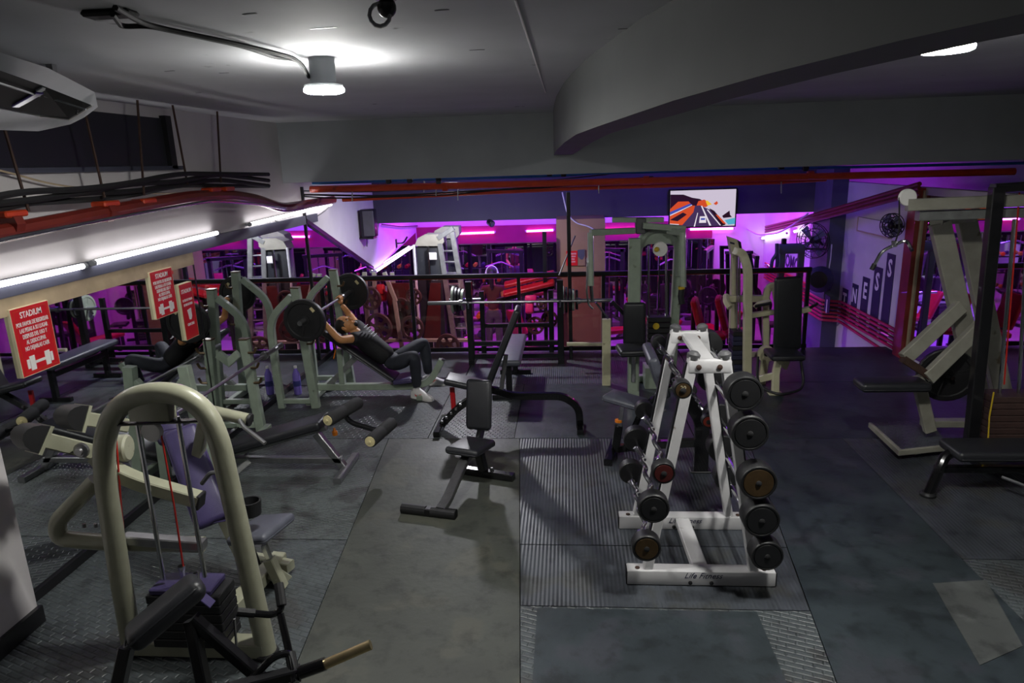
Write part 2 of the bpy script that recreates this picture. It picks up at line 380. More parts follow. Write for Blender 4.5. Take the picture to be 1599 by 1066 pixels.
part('ceiling_seam', MB().bar([F(805, 0, ZC-.001), F(828, 70, ZC-.001), F(852, 145, ZC-.001)], .008, .004), 'offwhite', ceiling)
for (px, py, l) in ((505, 44, .1), (390, 22, .05), (350, 114, .05), (265, 111, .06), (745, 78, .07), (690, 16, .05), (310, 145, .04), (975, 45, .05)):
    p = F(px, py, ZC-.001); part('ceiling_stain', MB().rbox((l, .012, .0012), Matrix.Translation(p) @ Matrix.Rotation(random.uniform(-.3, .3), 4, 'Z'), .001, 1), 'cable_grey', ceiling)
# walls
wl = struct('wall_left', MB().box((XL-.2, -3, ZL), (XL, YF, ZC)), 'white_wall')
struct('wall_right', MB().box((XR+1.6, -3, ZL), (XR+1.8, YF+.2, ZC)), 'beam')
struct('wall_right_low', MB().box((XR, 1.5, ZL), (XR+.1, YF, 1.98)), 'white_wall')
struct('wall_back', MB().box((XL, -3.2, -.1), (XR+1.6, -3, ZC)), 'beam')
wf = struct('wall_far', MB().box((XL-.2, YF, ZL), (XR+1.6, YF+.2, ZC)), 'white_wall')
part('red_band', MB().box((XL, YF-.05, .78), (2.95, YF, 1.14)), 'redwall', wf)
struct('trim_1', MB().box((XL, 1.0, 0), (XL+.19, 3.14, 1.9)), 'white_wall')
struct('baseboard_left', MB().box((XL+.19, 1.0, 0), (XL+.215, 3.15, .1)), 'black_metal')
# main beam across the room and the curved one meeting it
struct('ceiling_beam_1', MB().box((XL, 7.7, 2.26), (XR+1.6, 8.0, ZC)), 'beam')
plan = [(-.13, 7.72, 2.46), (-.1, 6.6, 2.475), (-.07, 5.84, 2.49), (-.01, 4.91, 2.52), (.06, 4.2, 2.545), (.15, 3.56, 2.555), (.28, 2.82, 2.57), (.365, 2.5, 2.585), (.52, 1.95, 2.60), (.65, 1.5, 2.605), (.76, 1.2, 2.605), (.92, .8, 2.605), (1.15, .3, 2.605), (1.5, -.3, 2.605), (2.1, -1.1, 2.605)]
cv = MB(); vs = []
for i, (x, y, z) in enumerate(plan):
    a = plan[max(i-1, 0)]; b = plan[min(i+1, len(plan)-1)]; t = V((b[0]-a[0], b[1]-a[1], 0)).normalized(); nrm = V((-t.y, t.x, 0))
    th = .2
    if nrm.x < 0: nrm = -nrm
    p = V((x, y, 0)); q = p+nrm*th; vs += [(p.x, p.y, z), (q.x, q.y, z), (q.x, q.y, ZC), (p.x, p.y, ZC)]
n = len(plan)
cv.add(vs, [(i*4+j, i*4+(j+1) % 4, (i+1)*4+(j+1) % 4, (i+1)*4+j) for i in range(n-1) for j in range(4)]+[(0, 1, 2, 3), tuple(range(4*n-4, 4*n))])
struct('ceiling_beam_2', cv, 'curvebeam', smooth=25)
struct('ceiling_beam_3', MB().box((XL, 11.3, 1.5), (XR, 11.6, ZC)), 'farbeam')
# dark recess + strips of the left wall
w1 = struct('window_1', MB().box((XL-.02, 3.0, 2.46), (XL+.012, 5.45, 2.82)), 'dark_pane')
part('window_frame', MB().box((XL, 2.98, 2.43), (XL+.05, 5.6, 2.46)), 'slate_strip', w1); part('window_frame', MB().box((XL, 5.42, 2.44), (XL+.05, 5.5, 2.84)), 'black_metal', w1)
struct('trim_2', MB().box((XL, 3.0, 1.76), (XL+.03, 8.6, 1.86)), 'slate_strip')
struct('trim_3', MB().box((XL, 3.0, 1.655), (XL+.02, 5.58, 1.76)), 'tan_strip')
def mirr(y0, y1, z0, z1, X, s, nm, lab):
    return single(nm, MB().box((X, y0, z0), (X+s*.012, y1, z1)), 'mirror', lab, 'mirror', smooth=0)
mirr(3.16, 5.57, .06, 1.655, XL, 1, 'wall_mirror', 'tall wall mirror under the tan wooden strip on the left wall')
mirr(5.59, 8.2, .06, 1.755, XL, 1, 'wall_mirror', 'large wall mirror behind the incline bench press station')
struct('trim_4', MB().box((XL, 5.57, .05), (XL+.014, 5.59, 1.76)), 'black_metal')
struct('trim_5', MB().box((XL, 3.15, 0), (XL+.03, YE-.03, .06)), 'black_metal')
# mirror with a sloped top where the balustrade meets the wall, and the one below the silver tube
q = [V((XL, 8.22, .05)), V((XL, 10.9, .05)), V((XL, 10.9, .80)), V((XL, 8.22, 1.78))]
single('sloped_mirror', MB().prism(q, (.012, 0, 0)), 'mirror', 'wall mirror with a sloping black top edge beside the balustrade', 'mirror', smooth=0)
struct('trim_6', MB().bar([V((XL+.02, 8.2, 1.80)), V((XL+.02, 10.9, .82))], .04, .06), 'black_metal'); struct('trim_7', MB().box((XL, 8.19, .05), (XL+.03, 8.22, 2.2)), 'black_metal')
q = [V((XL, 10.92, ZL+.05)), V((XL, 14.3, ZL+.05)), V((XL, 14.3, 1.05)), V((XL, 10.92, .74))]
single('lower_mirror', MB().prism(q, (.012, 0, 0)), 'mirror', 'wall mirror of the lower hall below a silver light tube', 'mirror', smooth=0)
mf = single('far_mirror', MB().box((XL+.05, YF-.062, ZL+.1), (3.0, YF-.05, .76)), 'mirror', 'long mirror on the far wall under the red band', 'mirror', smooth=0)
single('side_mirror', MB().box((XR-.012, 2.2, .05), (XR, 8.2, 1.9)), 'mirror', 'tall wall mirror framed by a red wooden post', 'mirror', smooth=0)
# red post and slate column on the right wall
struct('trim_8', MB().box((XR-.08, 8.22, -.0), (XR, 8.42, 1.98)), 'redwood')
struct('trim_9', MB().box((XR-.03, 8.2, 0), (XR-.012, 8.218, 1.95)), 'tan_strip')
struct('column_1', MB().box((XR-.22, 10.4, ZL), (XR, 11.1, 2.2)), 'slate_col')
struct('column_2', MB().box((-.16, 10.5, ZL), (.57, 11.2, 1.55)), 'brownwood')

# ================================================================== LIGHTS OF THE PLACE, AND ADDED VIOLET TUBES
def ceiling_lamp(c, label, power, body=True, r=.09, grp=None):
    t = thing('ceiling_lamp', label, 'lamp', (c.x, c.y, c.z))
    part('lamp_body', MB().lathe([(r*.62, .02), (r*.66, .03), (r*.66, .135), (r*.6, .14)], c, (0, 0, 1), 24), 'ac_white', t)
    part('lamp_rim', MB().lathe([(r*.66, .022), (r*.98, .016), (r, .008), (r, .002), (r*.9, .0)], c, (0, 0, 1), 28), 'ac_white', t)
    part('lamp_disc', MB().lathe([(r*1.02, .0), (r*1.05, -.006), (r*1.02, -.016), (r*.9, -.021), (r*.4, -.024)], c, (0, 0, 1), 28), 'lamp_glow', t)
    area('lamp_light', c+V((0, 0, -.034)), r*1.7, power, (255, 252, 246), (0, 0, -1))
    return t
lc1 = F(506, 138, 2.765)
ceiling_lamp(lc1, 'white cylinder ceiling lamp fed by a black cable', L_LAMP)
ceiling_lamp(F(1478, 72, 2.765), 'white ceiling lamp beside the curved beam', L_LAMP*1.6)
t3 = P(706, 273, 9.0)
l3 = thing('pendant_lamp', 'small bright lamp hanging behind the grey beam', 'lamp', t3)
part('lamp_body', MB().lathe([(.07, .0), (.07, .05), (.02, .06), (.015, ZC-t3.z)], t3, (0, 0, 1), 18), 'ac_white', l3)
part('lamp_disc', MB().lathe([(.095, .012), (.1, .0), (.06, -.012)], t3, (0, 0, 1), 22), 'lamp_glow2', l3)
area('lamp_light', t3+V((0, 0, -.03)), .17, L_FARLAMP, (250, 250, 255), (0, 0, -1))
# light tubes on the walls, and unseen ones added over the lower hall
def light_tube(a, b, m, label, r=.014, grp=None, wall=None):
    t = thing('light_tube', label, 'light', a)
    d = (b-a).normalized()
    part('tube', MB().tube([a+d*.03, b-d*.03], r, 8), m, t)
    for p, q in ((a, a+d*.03), (b-d*.03, b)): part('end_cap', MB().tube([p, q], r*1.15, 8), 'ac_white', t)
    if wall: part('batten', MB().tube([a+V(wall)*.03, b+V(wall)*.03], r*.9, 6), 'ac_white', t)
    if grp: t['group'] = grp
    return t
XT = XL+.05
for (a, b, lb) in (((-60, 457), (134, 414.5), 'white fluorescent tube over the tan wooden strip'), ((143, 411), (341, 363), 'white fluorescent tube ending above the narrow red poster'), ((389, 350.5), (518, 319), 'white fluorescent tube above the weight bench mirror')):
    light_tube(W(*a, XT), W(*b, XT), 'tube_white', lb, .017, 'fluorescent tubes of the left wall', (-1, 0, 0))
light_tube(W(586, 424, XT), W(645, 385, XT), 'tube_white', 'silver white tube along the lower hall mirror', .02, None, (-1, 0, 0))
for (a, b, lb) in (((1176, 375), (1184, 373.4), 'short light tube on the far right wall'), ((1190, 372), (1229, 364), 'long light tube behind the black cable rack'), ((1240, 361.5), (1258, 358), 'middle light tube left of the wall fan'), ((1272, 355.5), (1290, 351.5), 'light tube beside the slate column')):
    light_tube(W(*a, XR-.05), W(*b, XR-.05), 'tube_right', lb, .02, 'light tubes of the right wall')
yT = YF-.1
for (a, b, m, lb) in (((711, 365), (774, 362.5), 'tube_mag', 'magenta light tube on the red band over the ladder frame'), ((820, 361), (866, 359), 'tube_mag', 'magenta light tube beside the brown column'), ((940, 359), (1000, 358), 'tube_mag', 'magenta light tube behind the pec machine top'), ((1075, 358), (1147, 356.5), 'tube_mag', 'magenta light tube below the television')):
    light_tube(P(*a, yT), P(*b, yT), m, lb, .022, 'magenta tubes of the far wall')
for i, x in enumerate((-2.2, -.6, 1.1, 2.8)):  # unseen ceiling tubes, added to give the lower hall its purple wash
    light_tube(V((x-.7, 12.7, ZC-.025)), V((x+.7, 12.7, ZC-.025)), 'added_violet_tube' if i in (1, 2) else 'tube_mag', 'unseen violet ceiling tube added over the lower hall', .02, 'added violet tubes over the lower hall')
    area('added_violet_light', V((x, 12.7, ZC-.06)), .3, 130, (120, 70, 255) if i in (1, 2) else (205, 50, 255), (0, 0, -1), 'RECTANGLE', 1.0)
light_tube(V((-1.8, 9.6, ZC-.025)), V((-.4, 9.6, ZC-.025)), 'added_violet_tube', 'unseen violet ceiling tube added just past the balustrade', .02)  # two more unseen tubes, added to carry the violet up to the balustrade
light_tube(V((1.2, 9.6, ZC-.025)), V((2.6, 9.6, ZC-.025)), 'added_violet_tube', 'unseen violet ceiling tube added over the red seats', .02)
area('added_violet_light', V((-1.1, 9.6, ZC-.06)), .25, 42, (112, 74, 255), (0, .8, -1), 'RECTANGLE', 1.0)
area('added_violet_light', V((1.9, 9.6, ZC-.06)), .25, 42, (112, 74, 255), (0, .8, -1), 'RECTANGLE', 1.0)

# ================================================================== BALUSTRADE
def balustrade():
    Yb = YE-.05
    t = thing('balustrade', 'black handrail balustrade with red acrylic panels along the floor edge', 'railing', (0, Yb, 0))
    zt = 1.02; x0, x1 = XL+.03, 2.98
    part('handrail', MB().bar([V((x0, Yb, zt)), V((x1, Yb, zt))], .05, .05), 'black_metal', t)
    part('rail_strip', MB().bar([V((x0, Yb, zt-.034)), V((x1, Yb, zt-.034))], .03, .016), 'red_pipe', t)
    part('bottom_rail', MB().bar([V((x0, Yb, .05)), V((x1, Yb, .05))], .04, .05), 'black_metal', t)
    xs = [x0+.03, -2.0, -.62, .45, 1.25, 2.1, x1-.03]
    for x in xs: part('post', MB().bar([V((x, Yb, 0)), V((x, Yb, zt))], .045, .045), 'black_metal', t)
    for a, b in zip(xs, xs[1:]): part('panel', MB().box((a+.03, Yb-.004, .08), (b-.03, Yb+.004, zt-.045)), 'red_acrylic', t, smooth=0)
balustrade()
# ================================================================== PIPES, CABLES, RODS
def pipe(name, pts, r, m, label, cat='pipe', grp=None, fil=.05, n=10, couplings=()):
    if not couplings: return single(name, MB().tube(pts, r, n, fil), m, label, cat, grp)
    t = thing(name, label, cat, pts[0])
    if grp: t['group'] = grp
    part('pipe_run', MB().tube(pts, r, n, fil), m, t)
    for c, d in couplings: part('coupling', MB().tube([c-d*.03, c+d*.03], r*1.3, n), m, t)
    return t
X1 = V((1, 0, 0)); YP = 8.12
pz = lambda x: 2.185
pipe('orange_pipe', [V((-3.0, YP, 2.17)), V((4.85, YP, 2.13))], .04, 'orange_pipe', 'thick orange pipe running under the grey ceiling beam', couplings=[(V((x, YP, 2.1535)), X1) for x in (-1.4, .9, 2.7)])
pipe('orange_pipe', [P(535, 312, 8.3), P(900, 294, 8.3), P(1200, 285, 8.3), P(1290, 280, 8.3)], .024, 'orange_pipe', 'thin orange pipe just below the thick one', couplings=[(P(1220, 283.5, 8.3), X1)])
pipe('blue_pipe', [V((-3.0, 8.2, 2.235)), V((-.1, 8.2, 2.235)), V((.3, 8.2, 2.25)), V((5.55, 8.2, 2.21))], .016, 'blue_pipe', 'slim blue pipe on top of the orange pipe')
pipe('blue_pipe', [P(735, 301, 8.36), P(860, 294, 8.36), P(1000, 291, 8.36)], .01, 'blue_pipe', 'slim blue pipe between the two orange pipes')
for i, (pts, r, m, lb) in enumerate(((((420, 303), (600, 306), (740, 298), (860, 292), (1010, 279)), .012, 'cable', 'black cable woven between the orange pipes'), (((400, 301), (520, 310), (700, 304), (900, 285), (1020, 276)), .009, 'cable', 'thin black cable sagging under the orange pipes'), (((390, 296), (560, 300), (760, 292), (950, 272)), .009, 'cable_grey', 'grey cable lying on the orange pipe'))):
    pipe('cable', [P(x, y, 8.22+.02*i) for x, y in pts], r, m, lb, 'cable', fil=.25, n=6)
for (px, py) in ((662, 290), (681, 296), (715, 303), (935, 292), (550, 305), (1220, 292)): single('pipe_hanger', MB().bar([P(px, py-8, 8.16), P(px, py+10, 8.16)], .012, .012), 'galv', 'little pale metal strap hooked on the orange pipes', 'strap', 'straps on the orange pipes')
for (px, py) in ((607, 282), (640, 281), (685, 282), (858, 270), (880, 271), (1220, 259), (1258, 262)): single('pipe_bracket', MB().rbox((.06, .06, .07), Matrix.Translation(P(px, py, 8.05)), .008, 1), 'black_metal', 'small black bracket holding the pipes to the beam', 'bracket', 'black brackets under the beam')
# left wall run
Xp = -2.95
lp = [W(x, y, Xp) for x, y in ((-70, 378), (0, 365), (100, 345), (200, 325), (300, 307), (355, 305), (400, 311), (440, 325), (520, 312))]
pipe('red_pipe', lp, .05, 'red_pipe', 'brown red pipe hanging along the left wall', couplings=[(W(16, 350, Xp), V((0, 1, 0))), (W(165, 331, Xp), V((0, 1, 0)))], fil=.2)
pipe('steel_conduit', [W(x, y, Xp+.085) for x, y in ((-60, 396), (0, 374), (200, 336), (330, 313), (400, 318), (445, 326))], .012, 'chrome', 'shiny conduit below the brown red pipe', fil=.2)
for k in range(4):
    pipe('cable_bundle', [W(x, y-6*k, Xp-.05+.03*k)+V((0, 0, .035+.02*math.sin(x*.05+k*2))) for x, y in ((-60, 352), (30, 333), (120, 321), (200, 312), (280, 300), (340, 293), (420, 299))], .02, 'cable', 'black cable lying on the brown red pipe', 'cable', 'black cables on the left pipe', .25, 6)
for (px, py) in ((14, 326), (165, 310), (225, 306), (330, 288), (352, 287)):
    single('pipe_clamp', MB().rbox((.1, .16, .035), Matrix.Translation(W(px, py+8, Xp)), .008, 1), 'orange_pipe', 'orange clamp piece on the brown red pipe', 'clamp', 'orange clamps on the left pipe')
for i, (px, py) in enumerate(((45, 330), (163, 308), (225, 305), (293, 288), (345, 285))):
    p = W(px, py, Xp); lean = (-.08, -.05, .1, -.05, .1)[i]
    single('hanger_rod', MB().tube([p, V((p.x, p.y+lean, ZC))], .009, 6), 'rust', 'thin rusty rod hanging the pipes from the ceiling', 'rod', 'hanger rods of the left pipe')
pipe('wire', [W(x, y, XL+.06) for x, y in ((-40, 258), (10, 268), (80, 288), (160, 297), (250, 303), (330, 298))], .006, 'tan_strip', 'thin yellowish wire drooping across the upper left wall', 'wire', None, .3, 6)
# ceiling cable to lamp
h = F(172, 22, ZC-.01)
single('junction_hole', MB().rbox((.16, .07, .02), Matrix.Translation(h), .008, 1), 'under', 'dark broken opening in the ceiling with cables', 'junction box')
for k, pts in enumerate((((175, 22), (190, 42), (230, 40), (300, 55), (380, 72), (430, 90), (468, 93), (486, 118)), ((180, 12), (225, 38), (290, 52), (350, 64), (420, 80), (465, 92), (488, 120)))):
    ps = [F(x, y, ZC-.02-.006*k) for x, y in pts[:-1]]+[lc1+V((-.06, -.02, .05))]
    pipe('lamp_cable', ps, .009, 'cable', ('black cable drooping from the ceiling opening to the lamp', 'second black cable stretched straighter along the ceiling')[k], 'cable', None, .12, 6)
cm = F(604, 12, 2.84)
t = thing('ceiling_camera', 'little black dome camera under the ceiling', 'camera', cm)
part('camera_body', MB().ell(cm, (.028, .028, .028)), 'black_metal', t); part('camera_mount', MB().lathe([(.03, .02), (.012, .03), (.012, ZC-cm.z)], cm, (0, 0, 1), 12), 'black_metal', t); part('camera_ring', MB().tube([cm+V((.03*math.cos(a)-.02, -.01, .03*math.sin(a)-.02)) for a in [i*math.pi/6 for i in range(13)]], .006, 6), 'steel', t)
# air conditioner, ceiling cassette type hanging top left
def aircon():
    O = [(-70, 60, 2.79), (0, 82, 2.79), (75, 106, 2.79), (148, 144, 2.77), (153, 167, 2.72), (132, 183, 2.675), (110, 194, 2.65), (60, 205, 2.62), (0, 203, 2.61), (-70, 194, 2.61)]
    pts = [F(*o) for o in O]; base = pts[4]
    t = thing('air_conditioner', 'grey ceiling air conditioner with open louvre', 'air conditioner', pts[7])
    bk = V((-.28, .1, .12)); n = len(pts)
    part('casing', MB().add(pts+[V((p.x+bk.x, p.y+bk.y, min(ZC-.03, p.z+bk.z))) for p in pts], [(0, 1, 8, 9), (1, 2, 7, 8), (2, 3, 4, 5, 6, 7), tuple(range(n, 2*n))]+[(i, (i+1) % n, n+(i+1) % n, n+i) for i in range(n)]), 'ac_white', t, smooth=20)
    def zf(px, py):   # height on the slanted front face
        top = 62+px*.3 if px < 75 else 106+(px-75)*.52; bot = 203 if px < 70 else 205-(px-70)*.42
        k = max(0, min(1, (py-top)/max(1, bot-top))); return 2.79-.175*k
    def q(px, py, off=.006): p = F(px, py, zf(px, py)); return p+(EYE-p).normalized()*off
    lo = part('outlet', MB().add([q(*p, .034) for p in ((-70, 92), (0, 110), (65, 133), (143, 164), (108, 186), (62, 180), (0, 168), (-70, 158))], [(0, 1, 6, 7), (1, 2, 5, 6), (2, 3, 4, 5)]), 'under', t, smooth=0)
    part('louvre', MB().bar([q(-70, 112, .046), q(0, 130, .046), q(62, 150, .046)], .008, .006), 'ac_white', lo); part('louvre', MB().bar([q(70, 150, .046), q(134, 171, .046)], .014, .006), 'ac_white', lo)
    part('divider', MB().bar([q(60, 142, .05), q(70, 136, .05)], .03, .008), 'ac_white', lo); part('deflector', MB().bar([q(24, 166, .052), q(62, 145, .052)], .026, .008), 'bottle', lo)
    for k in range(6): part('fin', MB().bar([q(76+9*k, 152+3.2*k, .042), q(74+9*k, 165+2.6*k, .042)], .008, .004), 'cable_grey', lo)
    part('bottom_lip', MB().bar([q(-70, 158, .042), q(0, 169, .042), q(62, 181, .042), q(108, 187, .042), q(144, 165, .042)], .006, .006), 'offwhite', lo)
    for k in (1, 3): p = pts[k]+V((-.2, .02, .05)); part('bracket', MB().box((p.x-.015, p.y-.015, p.z), (p.x+.015, p.y+.015, ZC)), 'steel', t)
aircon()
# right wall pipes: sloping reddish pipes at ceiling height, six conduits at waist height
XW = XR-.06
for k in range(3):
    pipe('sloping_pipe', [W(1196, 362-4*k, XW-.22), W(1240, 352-4*k, XW-.22), W(1330, 329-5.5*k, XW-.22), W(1436, 301-7*k, XW-.22)], .024, 'red_pipe', ('lowest', 'middle', 'topmost')[k]+' red pipe sloping along the right wall', fil=.2)
pipe('white_cable', [W(x, y, XR-.36) for x, y in ((1150, 338), (1165, 358), (1185, 367), (1215, 364), (1240, 350), (1262, 333))], .012, 'cable_white', 'white cable looping below the sloping red pipes', 'cable', None, .25, 6)
for k in range(6):
    z = .28-.058*k; x = XR-.03
    pipe('wall_conduit', [V((x, 14.2, z)), V((x, 11.2, z)), V((x-.22, 11.12, z)), V((x-.22, 10.35, z)), V((x, 10.25, z)), V((x, 8.5, z-.05*(k == 5)))], .02, 'magenta_pipe' if k != 2 else 'red_pipe', ('topmost', 'second from top', 'third from top', 'fourth from top', 'fifth from top', 'lowest')[k]+' crimson conduit wrapping round the slate column', 'conduit', None, .05, 8)
# ================================================================== WALL GRAPHICS, SIGNS, TV, SPEAKERS, FANS
bars = [('I', (1289, 459), (1297, 463), (1287, 486), (1295, 488)), ('T', (1317, 449), (1325, 452.6), (1312, 497), (1321, 501)), ('N', (1331.5, 441.7), (1340.8, 445), (1327, 503), (1335.7, 507.5)), ('E', (1348, 431), (1358.5, 435), (1340.8, 512), (1351.8, 517)), ('S', (1366.6, 414.6), (1378, 419), (1356.5, 522), (1369.5, 528.6)), ('S', (1385.5, 394), (1398, 397.7), (1373.7, 530), (1386, 537))]
for i, (ch, tl, tr, bl, br) in enumerate(bars):
    Xb = XR if i else XR-.222
    p = [W(*q, Xb) for q in (tl, tr, br, bl)]; ya = (p[0].y+p[3].y)/2; yc = (p[1].y+p[2].y)/2; zt = (p[0].z+p[1].z)/2; zb = (p[2].z+p[3].z)/2
    o = single('letter_bar', MB().box((Xb-.006, yc, zb), (Xb, ya, zt)), 'navy', ('short navy wall stripe with a white letter I on the column', 'navy wall stripe with a white letter T', 'navy wall stripe with a white letter N', 'navy wall stripe with a white letter E', 'navy wall stripe with a white letter S, shorter of the two', 'tallest navy wall stripe with a white letter S')[i], 'wall lettering', 'letter stripes of the right wall', 0)
    wd = ya-yc; M = frame((Xb-.008, (ya+yc)/2, zt-wd*.85), (0, -1, 0), (0, 0, 1)); tm = text_mb(ch, wd*1.35, M, .001, .8, .008); tm.v = [v-o.location for v in tm.v]
    part('letter', tm, 'offwhite', o, smooth=0)
o = single('wall_words', text_mb('SOMOS', .32, frame(W(1237, 411, XR)+V((-.004, 0, 0)), (0, -1, 0), (0, 0, 1)), .002, 1.0, .01), 'navy', 'dark word painted on the right wall behind the cable rack', 'wall lettering', None, 0)
def poster(name, c, w, h, X, s, lines, label, icon=True, tall=False, grp=None):
    """wall sign: c = centre (y, z) on the wall X; s = +1 faces +x"""
    t = thing(name, label, 'sign', (X, c[0], c[1]-h/2))
    y, z = c; part('board', MB().box((X, y-w/2, z-h/2), (X+s*.02, y+w/2, z+h/2)), 'sign_edge', t)
    fx = X+s*.021; part('face', MB().box((X+s*.02, y-w/2+.004, z-h/2+.004), (fx, y+w/2-.004, z+h/2-.004)), 'sign_red', t)
    b = MB(); i = .018
    for a0, a1, z0, z1 in ((-w/2+i, w/2-i, h/2-i-.004, h/2-i), (-w/2+i, w/2-i, -h/2+i, -h/2+i+.004), (-w/2+i, -w/2+i+.004, -h/2+i, h/2-i), (w/2-i-.004, w/2-i, -h/2+i, h/2-i)): b.box((fx, y+a0, z+z0), (fx+s*.001, y+a1, z+z1))
    part('border', b, 'orange_pipe', t, smooth=0)
    for (txt, dz, size) in lines: part('text_line', text_mb(txt, size, frame((fx+s*.001, y, z+dz*h), (0, s, 0), (0, 0, 1)), .0008, .62 if len(txt) > 8 else .8, .0008), 'offwhite', t, smooth=0)
    if icon:
        ic = MB(); zc = z-.33*h
        ic.box((fx, y-.04, zc-.008), (fx+s*.003, y+.04, zc+.008))
        for d in (-.06, .06): ic.rbox((.004, .04, .085), Matrix.Translation((fx+s*.001, y+d, zc)), .001, 1); ic.rbox((.004, .02, .055), Matrix.Translation((fx+s*.001, y+d*1.55, zc)), .001, 1)
        part('dumbbell_icon', ic, 'offwhite', t, smooth=0)
    return t
LN = [('STADIUM', .38, .05), ('POR FAVOR DE REGRESAR', .25, .034), ('LAS PESAS A SU LUGAR', .16, .034), ('DESPUES DEL USO Y', .07, .034), ('AL DESOCUPAR', -.02, .034), ('NO DEJARLAS CAER', -.11, .034)]
def wp(px, py): p = W(px, py, XL+.02); return (p.y, p.z)
a, b = W(22, 498, XL+.012), W(72, 484, XL+.012); cc = wp(53, 528)
poster('gym_sign', cc, .30, .40, XL+.012, 1, LN, 'red rule poster with dumbbell icon at the near end of the mirror')
poster('gym_sign', wp(254, 457), .30, .36, XL+.012, 1, LN, 'red rule poster with dumbbell icon beside the narrow poster')
t = poster('gym_sign', wp(293, 485), .2, .46, XL+.012, 1, [('STADIUM', .36, .045), ('EL USO DE TOALLA', .2, .027), ('ES OBLIGATORIO', .12, .027), ('GRACIAS', -.24, .032)], 'narrow red poster with hand icon next to the mirror joint', icon=False)
y, z = wp(293, 485); part('hand_icon', MB().prism([V((XL+.034, y-.03, z+.01)), V((XL+.034, y+.03, z+.02)), V((XL+.034, y+.03, z-.05)), V((XL+.034, y+.01, z-.075)), V((XL+.034, y-.015, z-.07)), V((XL+.034, y-.02, z-.03))], (.002, 0, 0)), 'offwhite', t, smooth=0)
# signs on the brown column (face towards the camera)
def colsign(px, py, w, h, m, label, lines):
    c = P(px, py, 10.49); t = thing('column_sign', label, 'sign', c-V((0, 0, h/2)))
    part('board', MB().box((c.x-w/2, 10.48, c.z-h/2), (c.x+w/2, 10.5, c.z+h/2)), m, t)
    for txt, dz, size in lines: part('text_line', text_mb(txt, size, frame((c.x, 10.479, c.z+dz*h), (1, 0, 0), (0, 0, 1)), .0008, .62), 'offwhite', t, smooth=0)
    return t
colsign(893, 403, .17, .22, 'sign_red', 'small red rule sign on the brown column', [('POR FAVOR', .3, .04), ('DE REGRESAR', .12, .03), ('LAS PESAS', -.06, .03), ('A SU LUGAR', -.24, .03)])
t = colsign(908, 402, .11, .24, 'brownwood', 'faint white printed notice on the brown column', [])
part('print', MB().prism([P(902, 390, 10.478), P(913, 389, 10.478), P(913, 399, 10.478), P(910, 405, 10.478), P(907, 405, 10.478), P(902, 400, 10.478)], (0, -.001, 0)), 'slate_strip', t, smooth=0)
def tv():
    Yt = 11.2; tl, br = P(1047, 298, Yt), P(1147, 352, Yt); x0, x1, z0, z1 = tl.x, br.x, br.z, tl.z
    t = thing('television', 'flat television showing a coastal road at sunset', 'television', ((x0+x1)/2, Yt, z0))
    part('bezel', MB().box((x0-.02, Yt, z0-.02), (x1+.02, Yt+.06, z1+.02)), 'gloss_black', t); part('bracket', MB().box((x0+.3, Yt+.06, z0+.1), (x1-.3, 11.3, z1-.1)), 'black_metal', t)
    s = part('screen', MB().box((x0, Yt-.003, z0), (x1, Yt, z1)), 'tv_sky', t, smooth=0)
    k = [0]
    def pg(pts, m):
        k[0] += 1; y = Yt-.004-.0008*k[0]
        part('screen_picture', MB().prism([V((x0+(x1-x0)*u, y, z1-(z1-z0)*v)) for u, v in pts], (0, .0006, 0)), m, s, smooth=0)
    pg([(0, .1), (.2, .11), (.33, .2), (.45, .24), (.6, .4), (.4, .45), (0, .62)], 'tv_hill'); pg([(.12, .3), (.28, .3), (.34, .42), (.05, .55), (0, .58), (0, .5)], 'tv_orange')
    pg([(.43, .3), (.52, .26), (.62, .38), (.55, .47), (.4, .44)], 'tv_orange'); pg([(.54, .3), (.57, .29), (.64, .4), (.57, .43)], 'tv_yellow')
    pg([(0, .68), (.35, .42), (.4, .42), (.37, .6), (.2, 1), (0, 1)], 'tv_orange'); pg([(0, .8), (.2, .6), (.26, .66), (.12, .84)], 'tv_hill')
    pg([(0, .58), (.3, .36), (.34, .39), (0, .68)], 'tv_blue'); pg([(0, .66), (.33, .4), (.34, .41), (0, .69)], 'tv_line')
    pg([(.38, .42), (.46, .42), (.62, .55), (.8, 1), (.17, 1), (.36, .6)], 'tv_road'); pg([(.6, .5), (.68, .58), (.86, .97), (.8, 1), (.62, .56)], 'tv_hill'); pg([(.7, .68), (.74, .7), (.87, .95), (.82, .93)], 'tv_orange')
    pg([(.47, .43), (.49, .43), (.64, .98), (.61, .98)], 'tv_line'); pg([(.42, .62), (.43, .62), (.39, 1), (.37, 1)], 'tv_line'); pg([(.56, .54), (.58, .54), (.79, .98), (.77, .98)], 'tv_line')
    pg([(.46, .72), (.55, .72), (.56, .9), (.45, .9)], 'tv_line'); pg([(.475, .77), (.54, .77), (.54, .82), (.475, .82)], 'tv_blue')
    pg([(.8, .72), (.91, .58), (.92, .7), (.95, .76), (.82, .78)], 'tv_hill'); pg([(.84, .84), (1, .78), (1, .95), (.9, .97)], 'tv_teal'); pg([(.66, .38), (.71, .31), (.73, .37), (.7, .42)], 'tv_orange')
    pg([(0, .9), (.14, .92), (.14, .96), (0, .95)], 'tv_line')
tv()
def box_speaker(c, label):
    t = thing('wall_speaker', label, 'speaker', c-V((0, 0, .2)))
    part('cabinet', MB().rbox((.2, .24, .42), Matrix.Translation(c), .015, 2), 'black_metal', t)
    part('grille', MB().rbox((.17, .02, .38), Matrix.Translation(c+V((.03, -.125, 0))), .008, 1), 'cable_grey', t)
    part('bracket', MB().box((XL, c.y-.1, c.z-.235), (c.x+.08, c.y+.1, c.z-.212)), 'black_metal', t); part('wire', MB().tube([c+V((-.05, 0, -.22)), c+V((-.06, 0, -.36))], .006, 6), 'cable', t)
